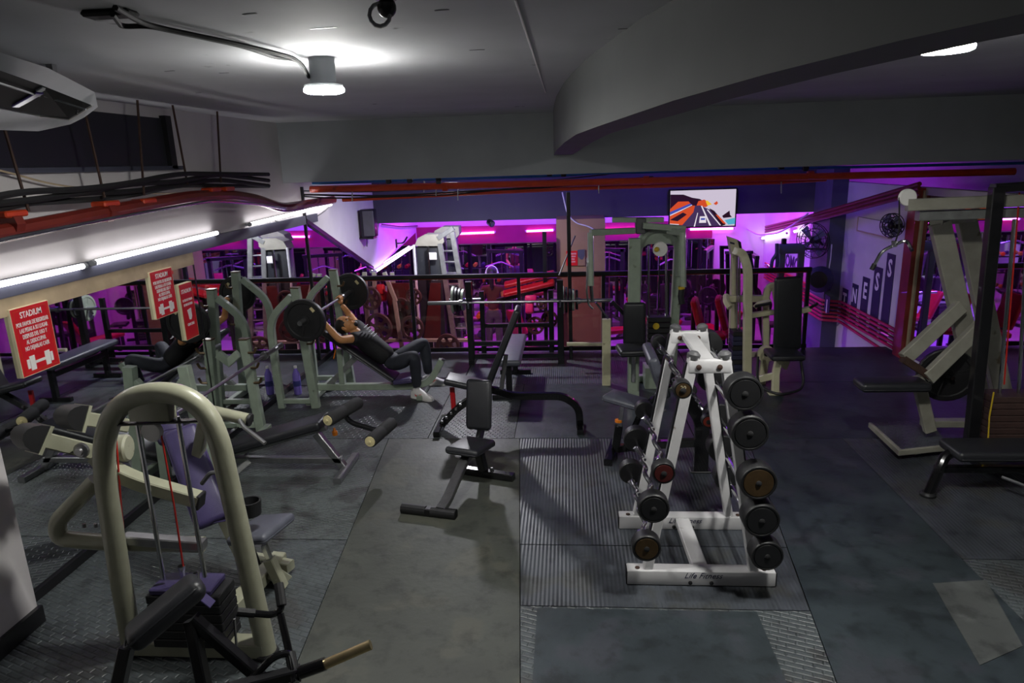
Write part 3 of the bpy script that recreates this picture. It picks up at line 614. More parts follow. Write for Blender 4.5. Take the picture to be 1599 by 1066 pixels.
box_speaker(W(576, 348, XL+.14), 'black box speaker on a wall shelf above the sloped mirror')
# hook on the white wall
hp = W(620, 380, XL+.02); hk = MB(); hk.tube([hp, hp+V((.12, .0, 0)), hp+V((.2, .0, .12))], .016, 8, .08); hk.box((XL, hp.y-.04, hp.z-.08), (XL+.015, hp.y+.04, hp.z+.08))
single('wall_hook', hk, 'black_metal', 'black metal hook on the white wall beyond the speaker', 'hook')
pipe('speaker_cable', [W(x, y, XL+.02) for x, y in ((430, 345), (470, 350), (500, 335), (512, 325))], .007, 'cable_grey', 'drooping grey cable under the last fluorescent tube', 'cable', None, .3, 6)
pipe('wall_cable', [W(x, y, XL+.02) for x, y in ((596, 350), (625, 354), (660, 352), (690, 346))], .009, 'cable', 'thin dark cable sagging under the far beam', 'cable', None, .3, 6)
def wall_fan(c, r, d, label, arm):
    d = V(d).normalized(); t = thing('wall_fan', label, 'fan', c); u = d.orthogonal().normalized(); v = d.cross(u)
    rg = MB()
    for rr, off in ((r, 0), (r*.98, .05), (r*.6, -.04), (r*.3, -.06), (r*.65, .08)): rg.tube([c+d*off+(u*math.cos(a)+v*math.sin(a))*rr for a in [i*math.pi/10 for i in range(21)]], .006, 5)
    for k in range(14):
        a = k*math.pi/7; e = u*math.cos(a)+v*math.sin(a); rg.tube([c+d*-.06+e*.03, c+d*-.03+e*r*.7, c+e*r, c+d*.08+e*r*.6], .004, 4)
    part('cage', rg, 'black_metal', t); part('motor', MB().lathe([(.03, -.02), (.06, .02), (.065, .12), (.04, .17)], c, d, 14), 'black_metal', t)
    for k in range(4):
        a = k*math.pi/2+.3; e = u*math.cos(a)+v*math.sin(a); f = (u*-math.sin(a)+v*math.cos(a))
        part('blade', MB().prism([c+e*.03-f*.02, c+e*r*.85-f*.07, c+e*r*.9+f*.05+d*.02, c+e*.03+f*.02], d*.006), 'slate_col', t)
    part('arm', MB().tube([c+d*.14, c+d*.14+V(arm)*.6, c+V(arm)], .018, 8, .05), 'black_metal', t)
cf = W(1268, 376, XR-.45); wall_fan(cf, .26, (.75, .55, .1), 'black wall fan mounted on the slate column', (V((XR-.2, 10.7, cf.z-.22))-cf))
cf = W(1391, 352, XR-.2); wall_fan(cf, .14, (.8, .5, .05), 'small black wall fan above the tallest letter stripe', (.2, .15, -.1))
c = W(1281, 436, XR-.36)
t = thing('round_speaker', 'dark rounded speaker hanging on the slate column', 'speaker', c-V((0, 0, .2)))
part('cabinet', MB().lathe([(.08, -.13), (.16, -.12), (.19, -.04), (.19, .06), (.12, .13)], c, (-.5, -.85, .1), 18), 'navy', t); part('cone', MB().lathe([(.12, .131), (.05, .11)], c, (-.5, -.85, .1), 16), 'black_metal', t); part('bracket', MB().box((c.x, c.y-.03, c.z-.16), (XR-.22, c.y+.03, c.z-.12)), 'black_metal', t); part('wire', MB().tube([c+V((.1, 0, .05)), c+V((.12, 0, .3)), c+V((.12, 0, .5))], .008, 6), 'cable_white', t)
# ================================================================== GYM EQUIPMENT (near floor)
def pad(name, c, x, y, size, m, par, bev=.03, label=None):
    """upholstered pad: centre c, local x / y directions, size (along x, along y, thick)"""
    o = part(name, MB().rbox(size, frame(c, x, y), bev, 4), m, par, label)
    xx = V(x).normalized(); yy = V(y).normalized(); zz = xx.cross(yy).normalized()
    L, Wd = size[0]*.985, size[1]*.985; c = V(c); k = min(.03, Wd*.25)
    pts = []
    for sx, sy, a0 in ((1, 1, 0), (-1, 1, 90), (-1, -1, 180), (1, -1, 270)):
        for j in range(4):
            a = math.radians(a0+30*j); pts.append(c+xx*(sx*(L/2-k)+k*math.cos(a))+yy*(sy*(Wd/2-k)+k*math.sin(a))-zz*size[2]*.18)
    pts.append(pts[0]); part('piping', MB().tube(pts, .005, 5, caps=False), m, o)
    return o
def foot(p, par, m='rubber', s=(.07, .07, .02)): part('foot', MB().rbox(s, Matrix.Translation((p.x, p.y, s[2]/2)), .005, 1), m, par)
def roller(a, b, r, par, cap='foamcap', mat_='foam'):
    a, b = V(a), V(b); d = (b-a).normalized(); L = (b-a).length
    o = part('roller', MB().lathe([(r*.9, 0), (r, .012), (r, L*.44), (r*.93, L*.47), (r*.93, L*.53), (r, L*.56), (r, L-.012), (r*.9, L)], a, d, 18), mat_, par)
    for q, s in ((a, -1), (b, 1)): part('roller_cap', MB().lathe([(r*.78, 0), (r*.78, .008), (r*.2, .010), (r*.18, .02), (.004, .021)], q, d*s, 16), cap, o)
    return o
# ---- barbell rack: white A-frame with fixed barbells
def rack():
    YA, YB = 3.62, 4.25
    xa0, xa1 = .325, 1.165; cx = (xa0+xa1)/2
    t = thing('barbell_rack', 'white A-frame barbell rack with two base bars', 'rack', (cx, (YA+YB)/2, 0))
    for Y in (YA, YB):
        bb = part('base_bar', MB().rbox((xa1-xa0, .085, .09), Matrix.Translation((cx, Y, .047)), .006, 2), 'rackwhite', t)
        part('base_lettering', text_mb('Life Fitness', .05, frame((cx+.01, Y-.0435, .066), (1, 0, 0), (0, 0, 1)), .0006, .95, 0, .45), 'navy', bb, smooth=0)
        for s in (-1, 1):
            part('end_cap', MB().box((cx+s*(xa1-xa0)/2, Y-.04, .005), (cx+s*((xa1-xa0)/2+.006), Y+.04, .088)), 'rubber', bb)
            part('bolt', MB().lathe([(.014, 0), (.014, .006), (.006, .009)], (cx+s*.36, Y-.01, .092), (0, 0, 1), 8), 'rust', bb)
            part('bolt', MB().lathe([(.012, 0), (.012, .006), (.006, .008)], (cx+s*.06, Y-.0425, .022), (0, -1, 0), 8), 'cable', bb)
    part('spine', MB().bar([V((cx+.01, YA, .06)), V((cx-.005, YB, .06))], .09, .05), 'rackwhite', t)
    tops = {}
    for Y in (YA, YB):
        for s in (-1, 1):
            bot = V((cx+s*.3, Y, .09)); top = V((cx+s*.082+.003, Y, 1.365)); tops[(Y, s)] = (bot, top)
            up = part('upright', MB().bar([bot, top], .055, .055, up=(0, 1, 0)), 'rackwhite', t); part('upright_cap', MB().lathe([(.034, -.01), (.036, .015), (.02, .03)], top, top-bot, 12), 'cable_grey', up)
            part('guide_strip', MB().bar([bot.lerp(top, .1)+V((s*.03, 0, .01)), bot.lerp(top, .97)+V((s*.03, 0, .01))], .012, .04, up=(0, 1, 0)), 'black_metal', up)
        tb = part('top_bar', MB().rbox((.23, .055, .075), Matrix.Translation((cx+.005, Y-.005, 1.315)), .012, 2), 'rackwhite', t)
        for s in (-1, 1): part('bolt', MB().lathe([(.015, 0), (.015, .006), (.007, .01)], (cx+s*.055, Y-.033, 1.315), (0, -1, 0), 8), 'rust', tb)
    part('top_spine', MB().bar([V((cx, YA, 1.325)), V((cx, YB, 1.325))], .085, .04), 'rackwhite', t)
    # cradles and the barbells themselves
    def barbell(y0, y1, x, z, r, th, ez, label, capm, num=None, x2=None):
        x2 = x if x2 is None else x2; a, b = V((x, y0, z)), V((x2, y1, z)); d = (b-a).normalized()
        o = thing('curl_barbell' if ez else 'fixed_barbell', label, 'barbell', (x, (y0+y1)/2, z-r), 'fixed barbells on the white rack')
        L = (b-a).length
        if ez: pts = [a, a+d*L*.2, a+d*L*.3+V((.035, 0, -.03)), a+d*L*.4+V((-.01, 0, .015)), a+d*L*.5+V((.02, 0, 0)), a+d*L*.6+V((-.01, 0, .015)), a+d*L*.7+V((.035, 0, -.03)), a+d*L*.8, b]
        else: pts = [a, b]
        part('bar', MB().tube(pts, .014, 10, .05 if ez else 0), 'chrome', o)
        for q, s in ((a, -1), (b, 1)):
            h = part('head', MB().lathe([(r*.5, -th*.5-.004), (r*.93, -th*.5), (r, -th*.42), (r, th*.42), (r*.94, th*.5), (r*.86, th*.5), (r*.84, th*.46), (.03, th*.46)], q, d*s, 26), 'rubber', o)
            part('head_disc', MB().lathe([(r*.8, 0), (r*.78, .004), (.02, .005)], q+d*s*(th*.46), d*s, 22), capm, h)
            part('head_bolt', MB().lathe([(.016, 0), (.016, .008), (.008, .012)], q+d*s*(th*.47), d*s, 8), 'cable', h)
            if s < 0 and num:
                part('number', text_mb(num, r*.62, frame(q-d*(th*.46+.0062)+V((0, 0, r*.3)), (1, 0, 0), (0, 0, 1)), .0006), 'sign_edge', h, smooth=0)
        return o
    YF0, YB0 = 3.47, 4.42
    R_ = [((1160, 615), .094, .10, 'top'), ((1168, 677), .098, .10, 'second'), ((1181, 754), .098, .11, 'middle'), ((1186, 813), .097, .11, 'fourth'), ((1195, 869), .088, .10, 'bottom')]
    for i, (pp, r, th, w_) in enumerate(R_):
        p = P(*pp, YF0-.05); barbell(p.y+.05, YB0, p.x+.012, p.z, r, th, False, 'big black straight barbell on the %s hook of the rack' % w_, ('rubber', 'rubber', 'bronze', 'rubber', 'rubber')[i], None)
        for Y in (YA, YB):
            bot, top = tops[(Y, 1)]; k = (p.z-.02-bot.z)/(top.z-bot.z); q = bot.lerp(top, max(0.02, min(1, k))); part('cradle', MB().tube([q, V((p.x-.02, Y, p.z-.045)), V((p.x+.012, Y, p.z-.027)), V((p.x+.042, Y, p.z+.005))], .012, 7, .02), 'chrome', t)
    L_ = [((1067, 610), .048, .07, 'top', 'bronze', '20'), ((1037, 740), .062, .07, 'second', 'redrim', None), ((1021, 795), .085, .08, 'third', 'rubber', None), ((1010, 857), .080, .08, 'lowest', 'bronze', None)]
    for i, (pp, r, th, w_, cm_, num) in enumerate(L_):
        p = P(*pp, YF0-.04); back = (P(1037, 546, YB0), P(1010, 650, YB0), P(1001, 697, YB0), P(991, 748, YB0))[i]
        barbell(p.y+.04, YB0, p.x, p.z, r, th, True, 'cambered curl barbell on the %s hook of the rack' % w_, cm_, num)
        for Y in (YA, YB):
            bot, top = tops[(Y, -1)]; k = (p.z-.02-bot.z)/(top.z-bot.z); q = bot.lerp(top, max(0.02, min(1, k))); part('cradle', MB().tube([q, V((p.x+.04, Y, p.z-.045)), V((p.x, Y, p.z-.028)), V((p.x-.025, Y, p.z+.005))], .012, 7, .02), 'chrome', t)
    p = P(1105, 656, 4.35); barbell(4.35, 4.98, p.x, p.z, .042, .06, True, 'short cambered bar with red ends between the rack frames', 'redwood')
rack()
# ---- small utility bench in the middle
def utility_bench():
    f0, f1 = F(628, 793, .03), F(712, 803, .03); r0, r1 = F(722, 733, .03), F(802, 745, .03)
    t = thing('utility_bench', 'black upright bench with a short back pad and foot bar', 'bench', ((f0+r1)*.5).xy.to_3d())
    fb = part('foot_bar', MB().bar([f0, f1], .06, .06), 'black_metal', t)
    for a, b in ((f0, f0.lerp(f1, .45)), (f0.lerp(f1, .55), f1)): part('foot_grip', MB().tube([a, b], .037, 12), 'rubber', fb)
    part('rear_bar', MB().bar([r0, r1], .065, .055), 'gloss_black', t)
    fm = f0.lerp(f1, .72); rm = r0.lerp(r1, .42); seat = P(735, 697, 4.93); n_ax = (rm-fm).normalized(); nx = V((n_ax.x, n_ax.y, 0)).normalized(); sx = V((nx.y, -nx.x, 0))
    sp = V((seat.x, seat.y, seat.z))
    part('front_leg', MB().bar([fm+V((0, 0, .02)), fm+nx*.1+V((0, 0, .05)), sp-nx*.1-V((0, 0, .06)), sp+nx*.05-V((0, 0, .04))], .07, .05, .08, up=sx.cross(nx)), 'steel', t)
    part('rear_leg', MB().bar([rm+V((0, 0, .02)), sp+nx*.12-V((0, 0, .05))], .065, .065, up=nx), 'gloss_black', t)
    for s in (-.04, .04): part('bolt', MB().lathe([(.016, 0), (.016, .012), (.008, .018)], rm.lerp(r1, .12)+V((s, 0, .03)), (0, 0, 1), 8), 'steel', t)
    pad('seat', sp+V((0, 0, .0)), nx+V((0, 0, -.1)), -sx, (.34, .28, .06), 'vinyl', t, .028)
    bb, bt = P(746, 672, 5.14), P(747, 594, 5.26)
    bk = pad('backrest', (bb+bt)/2+nx*.02, (bt-bb), sx, ((bt-bb).length, .215, .065), 'vinyl', t, .03)
    part('back_post', MB().bar([sp+nx*.12-V((0, 0, .03)), bb+nx*.07, bt.lerp(bb, .3)+nx*.07], .05, .05, .04, up=nx), 'black_metal', t)
utility_bench()
# ---- adjustable bench behind it
def incline_bench():
    Yc = 6.0
    t = thing('adjustable_bench', 'black adjustable bench with steep backrest and red support bar', 'bench', (-.6, Yc, 0))
    fl = F(690, 672); fr = F(906, 674)
    part('left_foot', MB().bar([V((fl.x-.02, Yc-.2, .03)), V((fl.x-.02, Yc+.25, .03))], .06, .05), 'gloss_black', t)
    part('main_beam', MB().bar([V((fl.x, Yc, .05)), V((fl.x+.16, Yc, .22)), P(735, 560, Yc).lerp(P(770, 617, Yc), .8), P(800, 618, Yc), P(880, 618, Yc), P(904, 635, Yc), V((fr.x, Yc, .02))], .065, .055, .08, up=(0, 1, 0)), 'gloss_black', t)
    part('right_foot', MB().bar([V((fr.x, Yc-.15, .025)), V((fr.x, Yc+.15, .025))], .06, .05), 'gloss_black', t)
    a, b = P(760, 606, Yc), P(810, 480, Yc); d = (b-a).normalized(); n_ = V((-d.z, 0, d.x))
    pad('backrest', (a+b)/2, d, V((0, 1, 0)), ((b-a).length, .27, .06), 'vinyl', t, .026)
    sa, sb_ = P(696, 590, Yc), P(760, 604, Yc); pad('seat', (sa+sb_)/2, (sb_-sa), V((0, 1, 0)), ((sb_-sa).length, .26, .06), 'vinyl', t, .026)
    part('seat_support', MB().bar([P(706, 605, Yc), V((fl.x+.12, Yc, .15))], .045, .03, up=(0, 1, 0)), 'vinyl_red', t, 'red support bar')
    part('ladder_strut', MB().bar([a.lerp(b, .45)+n_*-.05, P(782, 615, Yc)], .04, .03, up=(0, 1, 0)), 'steel', t)
    for k in range(5): part('ladder_tooth', MB().box((fl.x+.0+.045*k, Yc-.05, .08+.042*k), (fl.x+.02+.045*k, Yc+.05, .10+.042*k)), 'steel', t)
incline_bench()
# ---- low bench-press stand with barbell at the balustrade
def press_stand():
    y0 = 8.17
    t = thing('press_stand', 'low black bench press stand at the balustrade', 'rack', (-.64, y0, 0))
    for x in (-1.19, -.09):
        part('upright', MB().bar([V((x, y0, 0)), V((x, y0, 1.03))], .075, .075), 'black_metal', t); part('upright', MB().bar([V((x+.12*(1 if x < -.6 else -1), y0+.28, 0)), V((x+.12*(1 if x < -.6 else -1), y0+.28, .86))], .06, .06), 'black_metal', t)
        part('hook', MB().tube([V((x, y0-.03, .70)), V((x, y0-.09, .72)), V((x, y0-.1, .80))], .012, 7, .03), 'chrome', t)
        part('rail_foot', MB().bar([V((x, y0-.05, .03)), V((x, y0+.4, .03))], .07, .06), 'black_metal', t)
    for z in (.10, .26): part('cross_bar', MB().bar([V((-1.19, y0, z)), V((-.09, y0, z))], .06, .055), 'black_metal', t)
    part('cross_bar', MB().bar([V((-1.07, y0+.28, .42)), V((-.21, y0+.28, .42))], .05, .05), 'black_metal', t)
    b = thing('olympic_barbell', 'long bare steel barbell lying on the press stand', 'barbell', (-.6, 8.1, .76))
    a, c = P(668, 470, 8.08), P(957, 470, 8.08); z = .79; a.z = c.z = z
    part('shaft', MB().tube([V((a.x+.4, 8.08, z)), V((c.x-.4, 8.08, z))], .014, 10), 'steel', b)
    for p, q in ((a, V((a.x+.4, 8.08, z))), (V((c.x-.4, 8.08, z)), c)): part('sleeve', MB().tube([p, q], .024, 12), 'steel', b)
    for x in (a.x+.4, c.x-.4): part('collar', MB().tube([V((x-.02, 8.08, z)), V((x+.02, 8.08, z))], .038, 12), 'steel', b)
    # plates on the storage pegs beside the stand
    for side, (px, n_) in enumerate(((714, 4), (888, 5))):
        p = P(px, 468, 8.35)
        pg = part('plate_peg', MB().tube([V((-1.07 if side == 0 else -.21, 8.35, p.z)), V((p.x+(-.1 if side == 0 else .12), 8.35, p.z))], .018, 8), 'chrome', t)
        for k in range(n_):
            x = p.x+(-.045+.04*k if side == 0 else -.07+.042*k); m = ('sage', 'rubber', 'rubber', 'sage', 'rubber')[k]
            o = thing('weight_plate', 'small %s weight plate on the %s peg of the press stand' % ('green' if m == 'sage' else 'black', 'column side' if side else 'ladder side'), 'weight plate', (x, 8.35, p.z-.17), 'plates on the press stand pegs')
            plate('disc', V((x, 8.35, p.z)), (1, 0, 0), .17-.012*k, .032, m, o)
    # flat bench in front of it
    fb = thing('flat_bench', 'grey flat bench standing under the bare steel barbell', 'bench', (-.62, 7.3, 0))
    pad('pad', V((-.62, 7.3, .42)), (0, 1, 0), (1, 0, 0), (1.15, .27, .07), 'vinyl_grey', fb)
    for y in (6.85, 7.75): part('leg', MB().bar([V((-.62, y, .0)), V((-.62, y, .39))], .06, .06), 'black_metal', fb); part('foot_bar', MB().bar([V((-.8, y, .025)), V((-.44, y, .025))], .05, .05), 'black_metal', fb)
    part('beam', MB().bar([V((-.62, 6.85, .3)), V((-.62, 7.75, .3))], .05, .06), 'black_metal', fb)
press_stand()
# ---- preacher bench behind the barbell rack
def preacher():
    t = thing('preacher_bench', 'black preacher curl bench with stool seat behind the rack', 'bench', (.6, 5.3, 0))
    s = P(976, 624, 5.42)
    pad('seat', s, (1, -.6, -.12), (.6, 1, 0), (.33, .22, .055), 'vinyl_grey', t, .026)
    base = V((s.x-.05, 5.42, .06)); part('seat_post', MB().bar([s-V((.02, 0, .03)), base+V((0, 0, .12))], .04, .04, up=(0, 1, 0)), 'chrome', t); part('post_sleeve', MB().bar([base+V((-.03, 0, -.02)), base+V((0, 0, .2))], .065, .065, up=(0, 1, 0)), 'gloss_black', t)
    part('lock_ring', MB().tube([base+V((.0, 0, .235)), base+V((.0, 0, .255))], .032, 10), 'knob_orange', t)
    part('front_foot', MB().bar([V((base.x-.1, 5.2, .03)), V((base.x-.02, 5.62, .03))], .07, .06), 'gloss_black', t)
    rl = F(1093, 735); part('main_beam', MB().bar([base, V((.62, 5.35, .12)), V((rl.x-.02, 5.12, .24))], .065, .06, .06, up=(0, 0, 1)), 'gloss_black', t)
    part('rear_leg', MB().bar([V((rl.x, 5.1, .01)), V((rl.x-.0, 5.1, .42)), P(1062, 600, 5.15), P(1040, 570, 5.2)], .11, .06, .08, up=(0, 1, 0)), 'gloss_black', t)
    foot(rl, t, 'rubber', (.16, .1, .015))
    a, b = P(1014, 548, 5.2), P(1034, 606, 5.2); pad('arm_pad', (a+b)/2, (b-a), (0, 1, 0), ((b-a).length*1.05, .5, .08), 'vinyl_grey', t)
    part('bar_hook', MB().tube([P(1040, 640, 5.1), P(1015, 650, 5.1), P(1008, 640, 5.1)], .012, 7, .03), 'chrome', t)
    part('frame_loop', MB().tube([V((.45, 5.3, .1)), P(990, 668, 5.3), P(1003, 640, 5.3), P(1020, 622, 5.25), P(1045, 600, 5.2)], .025, 8, .1), 'gloss_black', t)
preacher()
# ---- pec deck / lat machine (sage)
def pec_machine():
    Yc = 7.1
    t = thing('pec_fly_machine', 'sage green pec fly machine with weight stack and black seat', 'gym machine', (1.0, Yc, 0))
    m = 'sage'
    cl = P(990, 470, Yc).x; cr = P(1064, 470, Yc).x
    part('column', MB().bar([V((cl, Yc, 0)), P(991, 372, Yc)], .12, .10, up=(0, 1, 0)), m, t)
    part('column', MB().bar([V((cr-.03, Yc+.35, 0)), P(1061, 362, Yc+.1)], .09, .09, up=(0, 1, 0)), m, t)
    arch = [P(994, 470, Yc+.1), P(996, 385, Yc+.1), P(1010, 362, Yc+.1), P(1030, 356, Yc+.1), P(1050, 362, Yc+.1), P(1060, 385, Yc+.1), P(1062, 430, Yc+.1)]
    part('arch', MB().tube(arch, .045, 10, .1), m, t)
    part('arch_plate', MB().prism([P(1000, 390, Yc+.08), P(1004, 372, Yc+.08), P(1018, 362, Yc+.08), P(1042, 362, Yc+.08), P(1056, 374, Yc+.08), P(1058, 385, Yc+.08), P(1046, 381, Yc+.08), P(1012, 381, Yc+.08)], (0, .03, 0)), m, t)
    pl = part('pulley', MB().lathe([(.07, -.02), (.075, -.012), (.06, 0), (.075, .012), (.07, .02)], P(1031, 389, Yc), (0, 1, 0), 18), 'offwhite', t); part('pulley_hub', MB().lathe([(.025, 0), (.025, .03), (.01, .04)], P(1026, 389, Yc-.02), (-.3, -1, 0), 10), 'amber', pl)
    part('top_bar', MB().bar([P(956, 343, Yc), P(1036, 343, Yc)], .08, .05), m, t); part('top_bar', MB().bar([P(1004, 352, Yc-.1), P(1070, 357, Yc-.1)], .07, .06), m, t); part('top_block', MB().rbox((.1, .12, .16), Matrix.Translation(P(1000, 352, Yc)), .01, 1), 'cable_grey', t)
    for (px, s) in ((922, -1), (1066, 1)):
        e = P(px, 363, Yc-.25)
        part('arm', MB().bar([P(990 if s < 0 else 1045, 360, Yc-.05), e], .06, .06), m, t)
        lo = P(px+1, 446 if s < 0 else 448, Yc-.3); h = part('arm_tube', MB().tube([e, lo], .03, 10), m, t)
        if s < 0:
            part('handle', MB().tube([e+V((-.03, 0, -.25)), P(916, 455, Yc-.3), P(919, 476, Yc-.3), P(926, 482, Yc-.3)], .01, 7, .03), 'chrome', h); part('inner_rod', MB().tube([lo, P(925, 470, Yc-.3)], .018, 8), 'chrome', h)
        else:
            part('handle_strap', MB().tube([P(1065, 448, Yc-.3), P(1063, 462, Yc-.3), P(1065, 474, Yc-.3)], .03, 8), 'rubber', h); part('strap_ring', MB().tube([P(1064, 447, Yc-.3), P(1064.5, 451, Yc-.3)], .034, 8), 'amber', h)
    for px in (1013, 1040): part('guide_rod', MB().tube([P(px, 384, Yc+.15), P(px, 496, Yc+.15)], .012, 8), 'chrome', t)
    part('cable', MB().tube([P(1030, 395, Yc+.12), P(1027, 492, Yc+.12)], .006, 6), 'cable', t)
    x0, x1 = P(1010, 515, Yc+.15).x, P(1046, 515, Yc+.15).x; zt = P(1028, 493, Yc+.15).z
    for k in range(9): part('weight', MB().rbox((x1-x0, .14, .052), Matrix.Translation(((x0+x1)/2, Yc+.15, zt-.03-.058*k)), .005, 1), 'rubber', t)
    part('weight_mark', MB().lathe([(.035, 0), (.035, .006)], V((P(1025, 510, Yc+.05).x, Yc+.078, P(1025, 510, Yc+.05).z)), (0, -1, 0), 14), 'amber', t)
    part('stack_base', MB().box((x0-.02, Yc+.05, .0), (x1+.02, Yc+.3, zt-.03-.058*9)), m, t)
    Ys = 6.95
    a, b = P(990, 538, Ys), P(991, 472, Ys); pad('backrest', (a+b)/2, (b-a), (1, 0, 0), ((b-a).length, .22, .07), 'vinyl', t)
    s = P(988, 546, Ys-.2); pad('seat', s, (1, .1, 0), (-.1, 1, 0), (.3, .32, .07), 'vinyl', t)
    part('seat_post', MB().bar([V((s.x+.02, Ys-.05, 0)), V((s.x+.02, Ys-.05, s.z-.03))], .10, .07), m, t); part('seat_slider', MB().bar([V((s.x+.02, Ys-.1, .18)), V((s.x+.02, Ys-.1, s.z-.03))], .04, .03), 'chrome', t)
    part('base', MB().bar([V((cl, Ys-.1, .04)), V((cl, Yc+.3, .04)), V((cr, Yc+.35, .04))], .08, .07, .02), m, t)
    # low press arms to the left
    part('press_arm', MB().bar([P(955, 470, Yc), P(985, 500, Yc), P(1000, 525, Yc)], .05, .04, .04), 'black_metal', t); part('press_arm', MB().bar([P(930, 472, Yc-.1), P(950, 497, Yc-.1)], .025, .02), 'chrome', t)
    part('side_post', MB().bar([V((P(947, 500, Yc+.2).x, Yc+.2, 0)), P(947, 498, Yc+.2)], .09, .07), 'ivory', t); part('foot_rail', MB().bar([P(885, 537, Yc+.8)*1, P(950, 537, Yc+.8)], .04, .04), 'ivory', t)
pec_machine()
# ---- ivory chest press
def chest_press():
    Yc = 7.65; m = 'ivory'
    t = thing('chest_press_machine', 'ivory chest press machine with a tall black back pad', 'gym machine', (2.1, Yc, 0))
    xl, xr = P(1143, 570, Yc).x, P(1166, 570, Yc-.25).x
    part('column', MB().bar([V((xl, Yc, 0)), P(1147, 395, Yc)], .07, .09, up=(0, 1, 0)), m, t)
    part('column', MB().bar([V((xr, Yc-.3, 0)), P(1168, 420, Yc-.3), P(1160, 396, Yc-.25), P(1150, 392, Yc-.15)], .08, .09, .1, up=(0, 1, 0)), m, t)
    hp_ = part('head_plate', MB().prism([P(1138, 370, Yc-.1), P(1151, 374, Yc-.1), P(1158, 400, Yc-.1), P(1143, 398, Yc-.1)], (0, .12, 0)), m, t)
    part('logo', MB().prism([P(1140, 377, Yc-.104), P(1147, 379, Yc-.104), P(1147, 382, Yc-.104), P(1140, 380, Yc-.104)], (0, -.002, 0)), 'navy', hp_); part('side_plate', MB().prism([P(1153, 375, Yc-.08), P(1157, 378, Yc-.08), P(1160, 396, Yc-.08), P(1156, 398, Yc-.08)], (0, .1, 0)), 'black_metal', t)
    for px in (1151, 1155): part('guide_rod', MB().tube([P(px, 400, Yc-.15), P(px, 520, Yc-.15)], .01, 7), 'chrome', t)
    c = P(1149, 545, Yc-.12); zt = P(1149, 514, Yc-.12).z
    for k in range(10): part('weight', MB().rbox((.12, .2, .048), Matrix.Translation((c.x, Yc-.12, max(.04, zt-.03-.053*k))), .004, 1), 'navy' if k % 3 else 'rubber', t) if zt-.03-.053*k > .03 else None
    part('cross_bar', MB().bar([P(1134, 466, Yc-.1), P(1195, 466, Yc-.1)], .07, .07), m, t); part('bar_end', MB().tube([P(1134, 462, Yc-.1), P(1134, 472, Yc-.2), P(1140, 480, Yc-.25)], .035, 8, .04), m, t)
    part('gooseneck', MB().bar([P(1196, 560, Yc-.1), P(1195, 465, Yc-.1), P(1200, 448, Yc-.1), P(1210, 445, Yc-.15), P(1214, 470, Yc-.2)], .07, .06, .12, up=(0, 1, 0)), m, t)
    part('lower_bar', MB().bar([P(1165, 553, Yc-.1), P(1195, 552, Yc-.1)], .06, .06), m, t)
    part('lever', MB().bar([P(1166, 493, Yc-.2), P(1208, 487, Yc-.2)], .07, .05), m, t); part('lever', MB().bar([P(1178, 480, Yc-.25), P(1184, 474, Yc-.25), P(1203, 471, Yc-.35)], .05, .04), m, t)
    part('grip', MB().tube([P(1180, 478, Yc-.3), P(1204, 473, Yc-.42)], .016, 8), 'rubber', t)
    pv = P(1196, 552, Yc-.35); part('pivot_plate', MB().lathe([(.09, -.02), (.09, .02)], pv, (0, 1, 0), 18), m, t); part('pivot_bolt', MB().lathe([(.025, -.03), (.025, .03)], pv, (0, 1, 0), 10), 'rubber', t)
    part('pivot_foot', MB().bar([pv-V((0, 0, .02)), V((pv.x-.03, Yc-.35, 0))], .08, .05, up=(0, 1, 0)), m, t)
    Yp = 7.15; a, b = P(1229, 545, Yp), P(1231, 432, Yp)
    pad('backrest', (a+b)/2, (b-a), (1, 0, 0), ((b-a).length, .27, .08), 'vinyl', t); s = P(1224, 553, Yp-.2); pad('seat', s, (1, 0, 0), (0, 1, 0), (.33, .34, .06), 'vinyl', t)
    part('seat_frame', MB().bar([V((s.x, Yp-.1, s.z-.03)), V((s.x-.04, Yp-.1, .22)), V((s.x-.06, Yp-.2, .01))], .07, .06, .06, up=(0, 1, 0)), m, t)
    part('seat_plate', MB().prism([P(1212, 555, Yp), P(1222, 556, Yp), P(1234, 565, Yp), P(1228, 578, Yp), P(1216, 570, Yp)], (0, .05, 0)), m, t)
    part('base', MB().bar([V((xr, Yc-.45, .06)), V((s.x-.05, Yp-.12, .18))], .07, .07), m, t); part('foot_plate', MB().rbox((.14, .1, .02), Matrix.Translation((s.x-.06, Yp-.2, .01)), .005, 1), m, t)
    part('right_lever', MB().bar([P(1246, 486, Yp+.1), P(1265, 482, Yp+.1)], .07, .05), m, t); part('right_grip', MB().tube([P(1262, 482, Yp+.1), P(1276, 474, Yp+.0)], .016, 8), 'rubber', t)
    part('belt', MB().tube([V((s.x-.2, Yp, .35)), V((s.x-.22, Yp-.1, .06)), V((s.x-.05, Yp-.3, .02)), V((s.x+.25, Yp-.15, .04)), V((s.x+.24, Yp, .3))], .014, 7, .12), 'rubber', t)
chest_press()
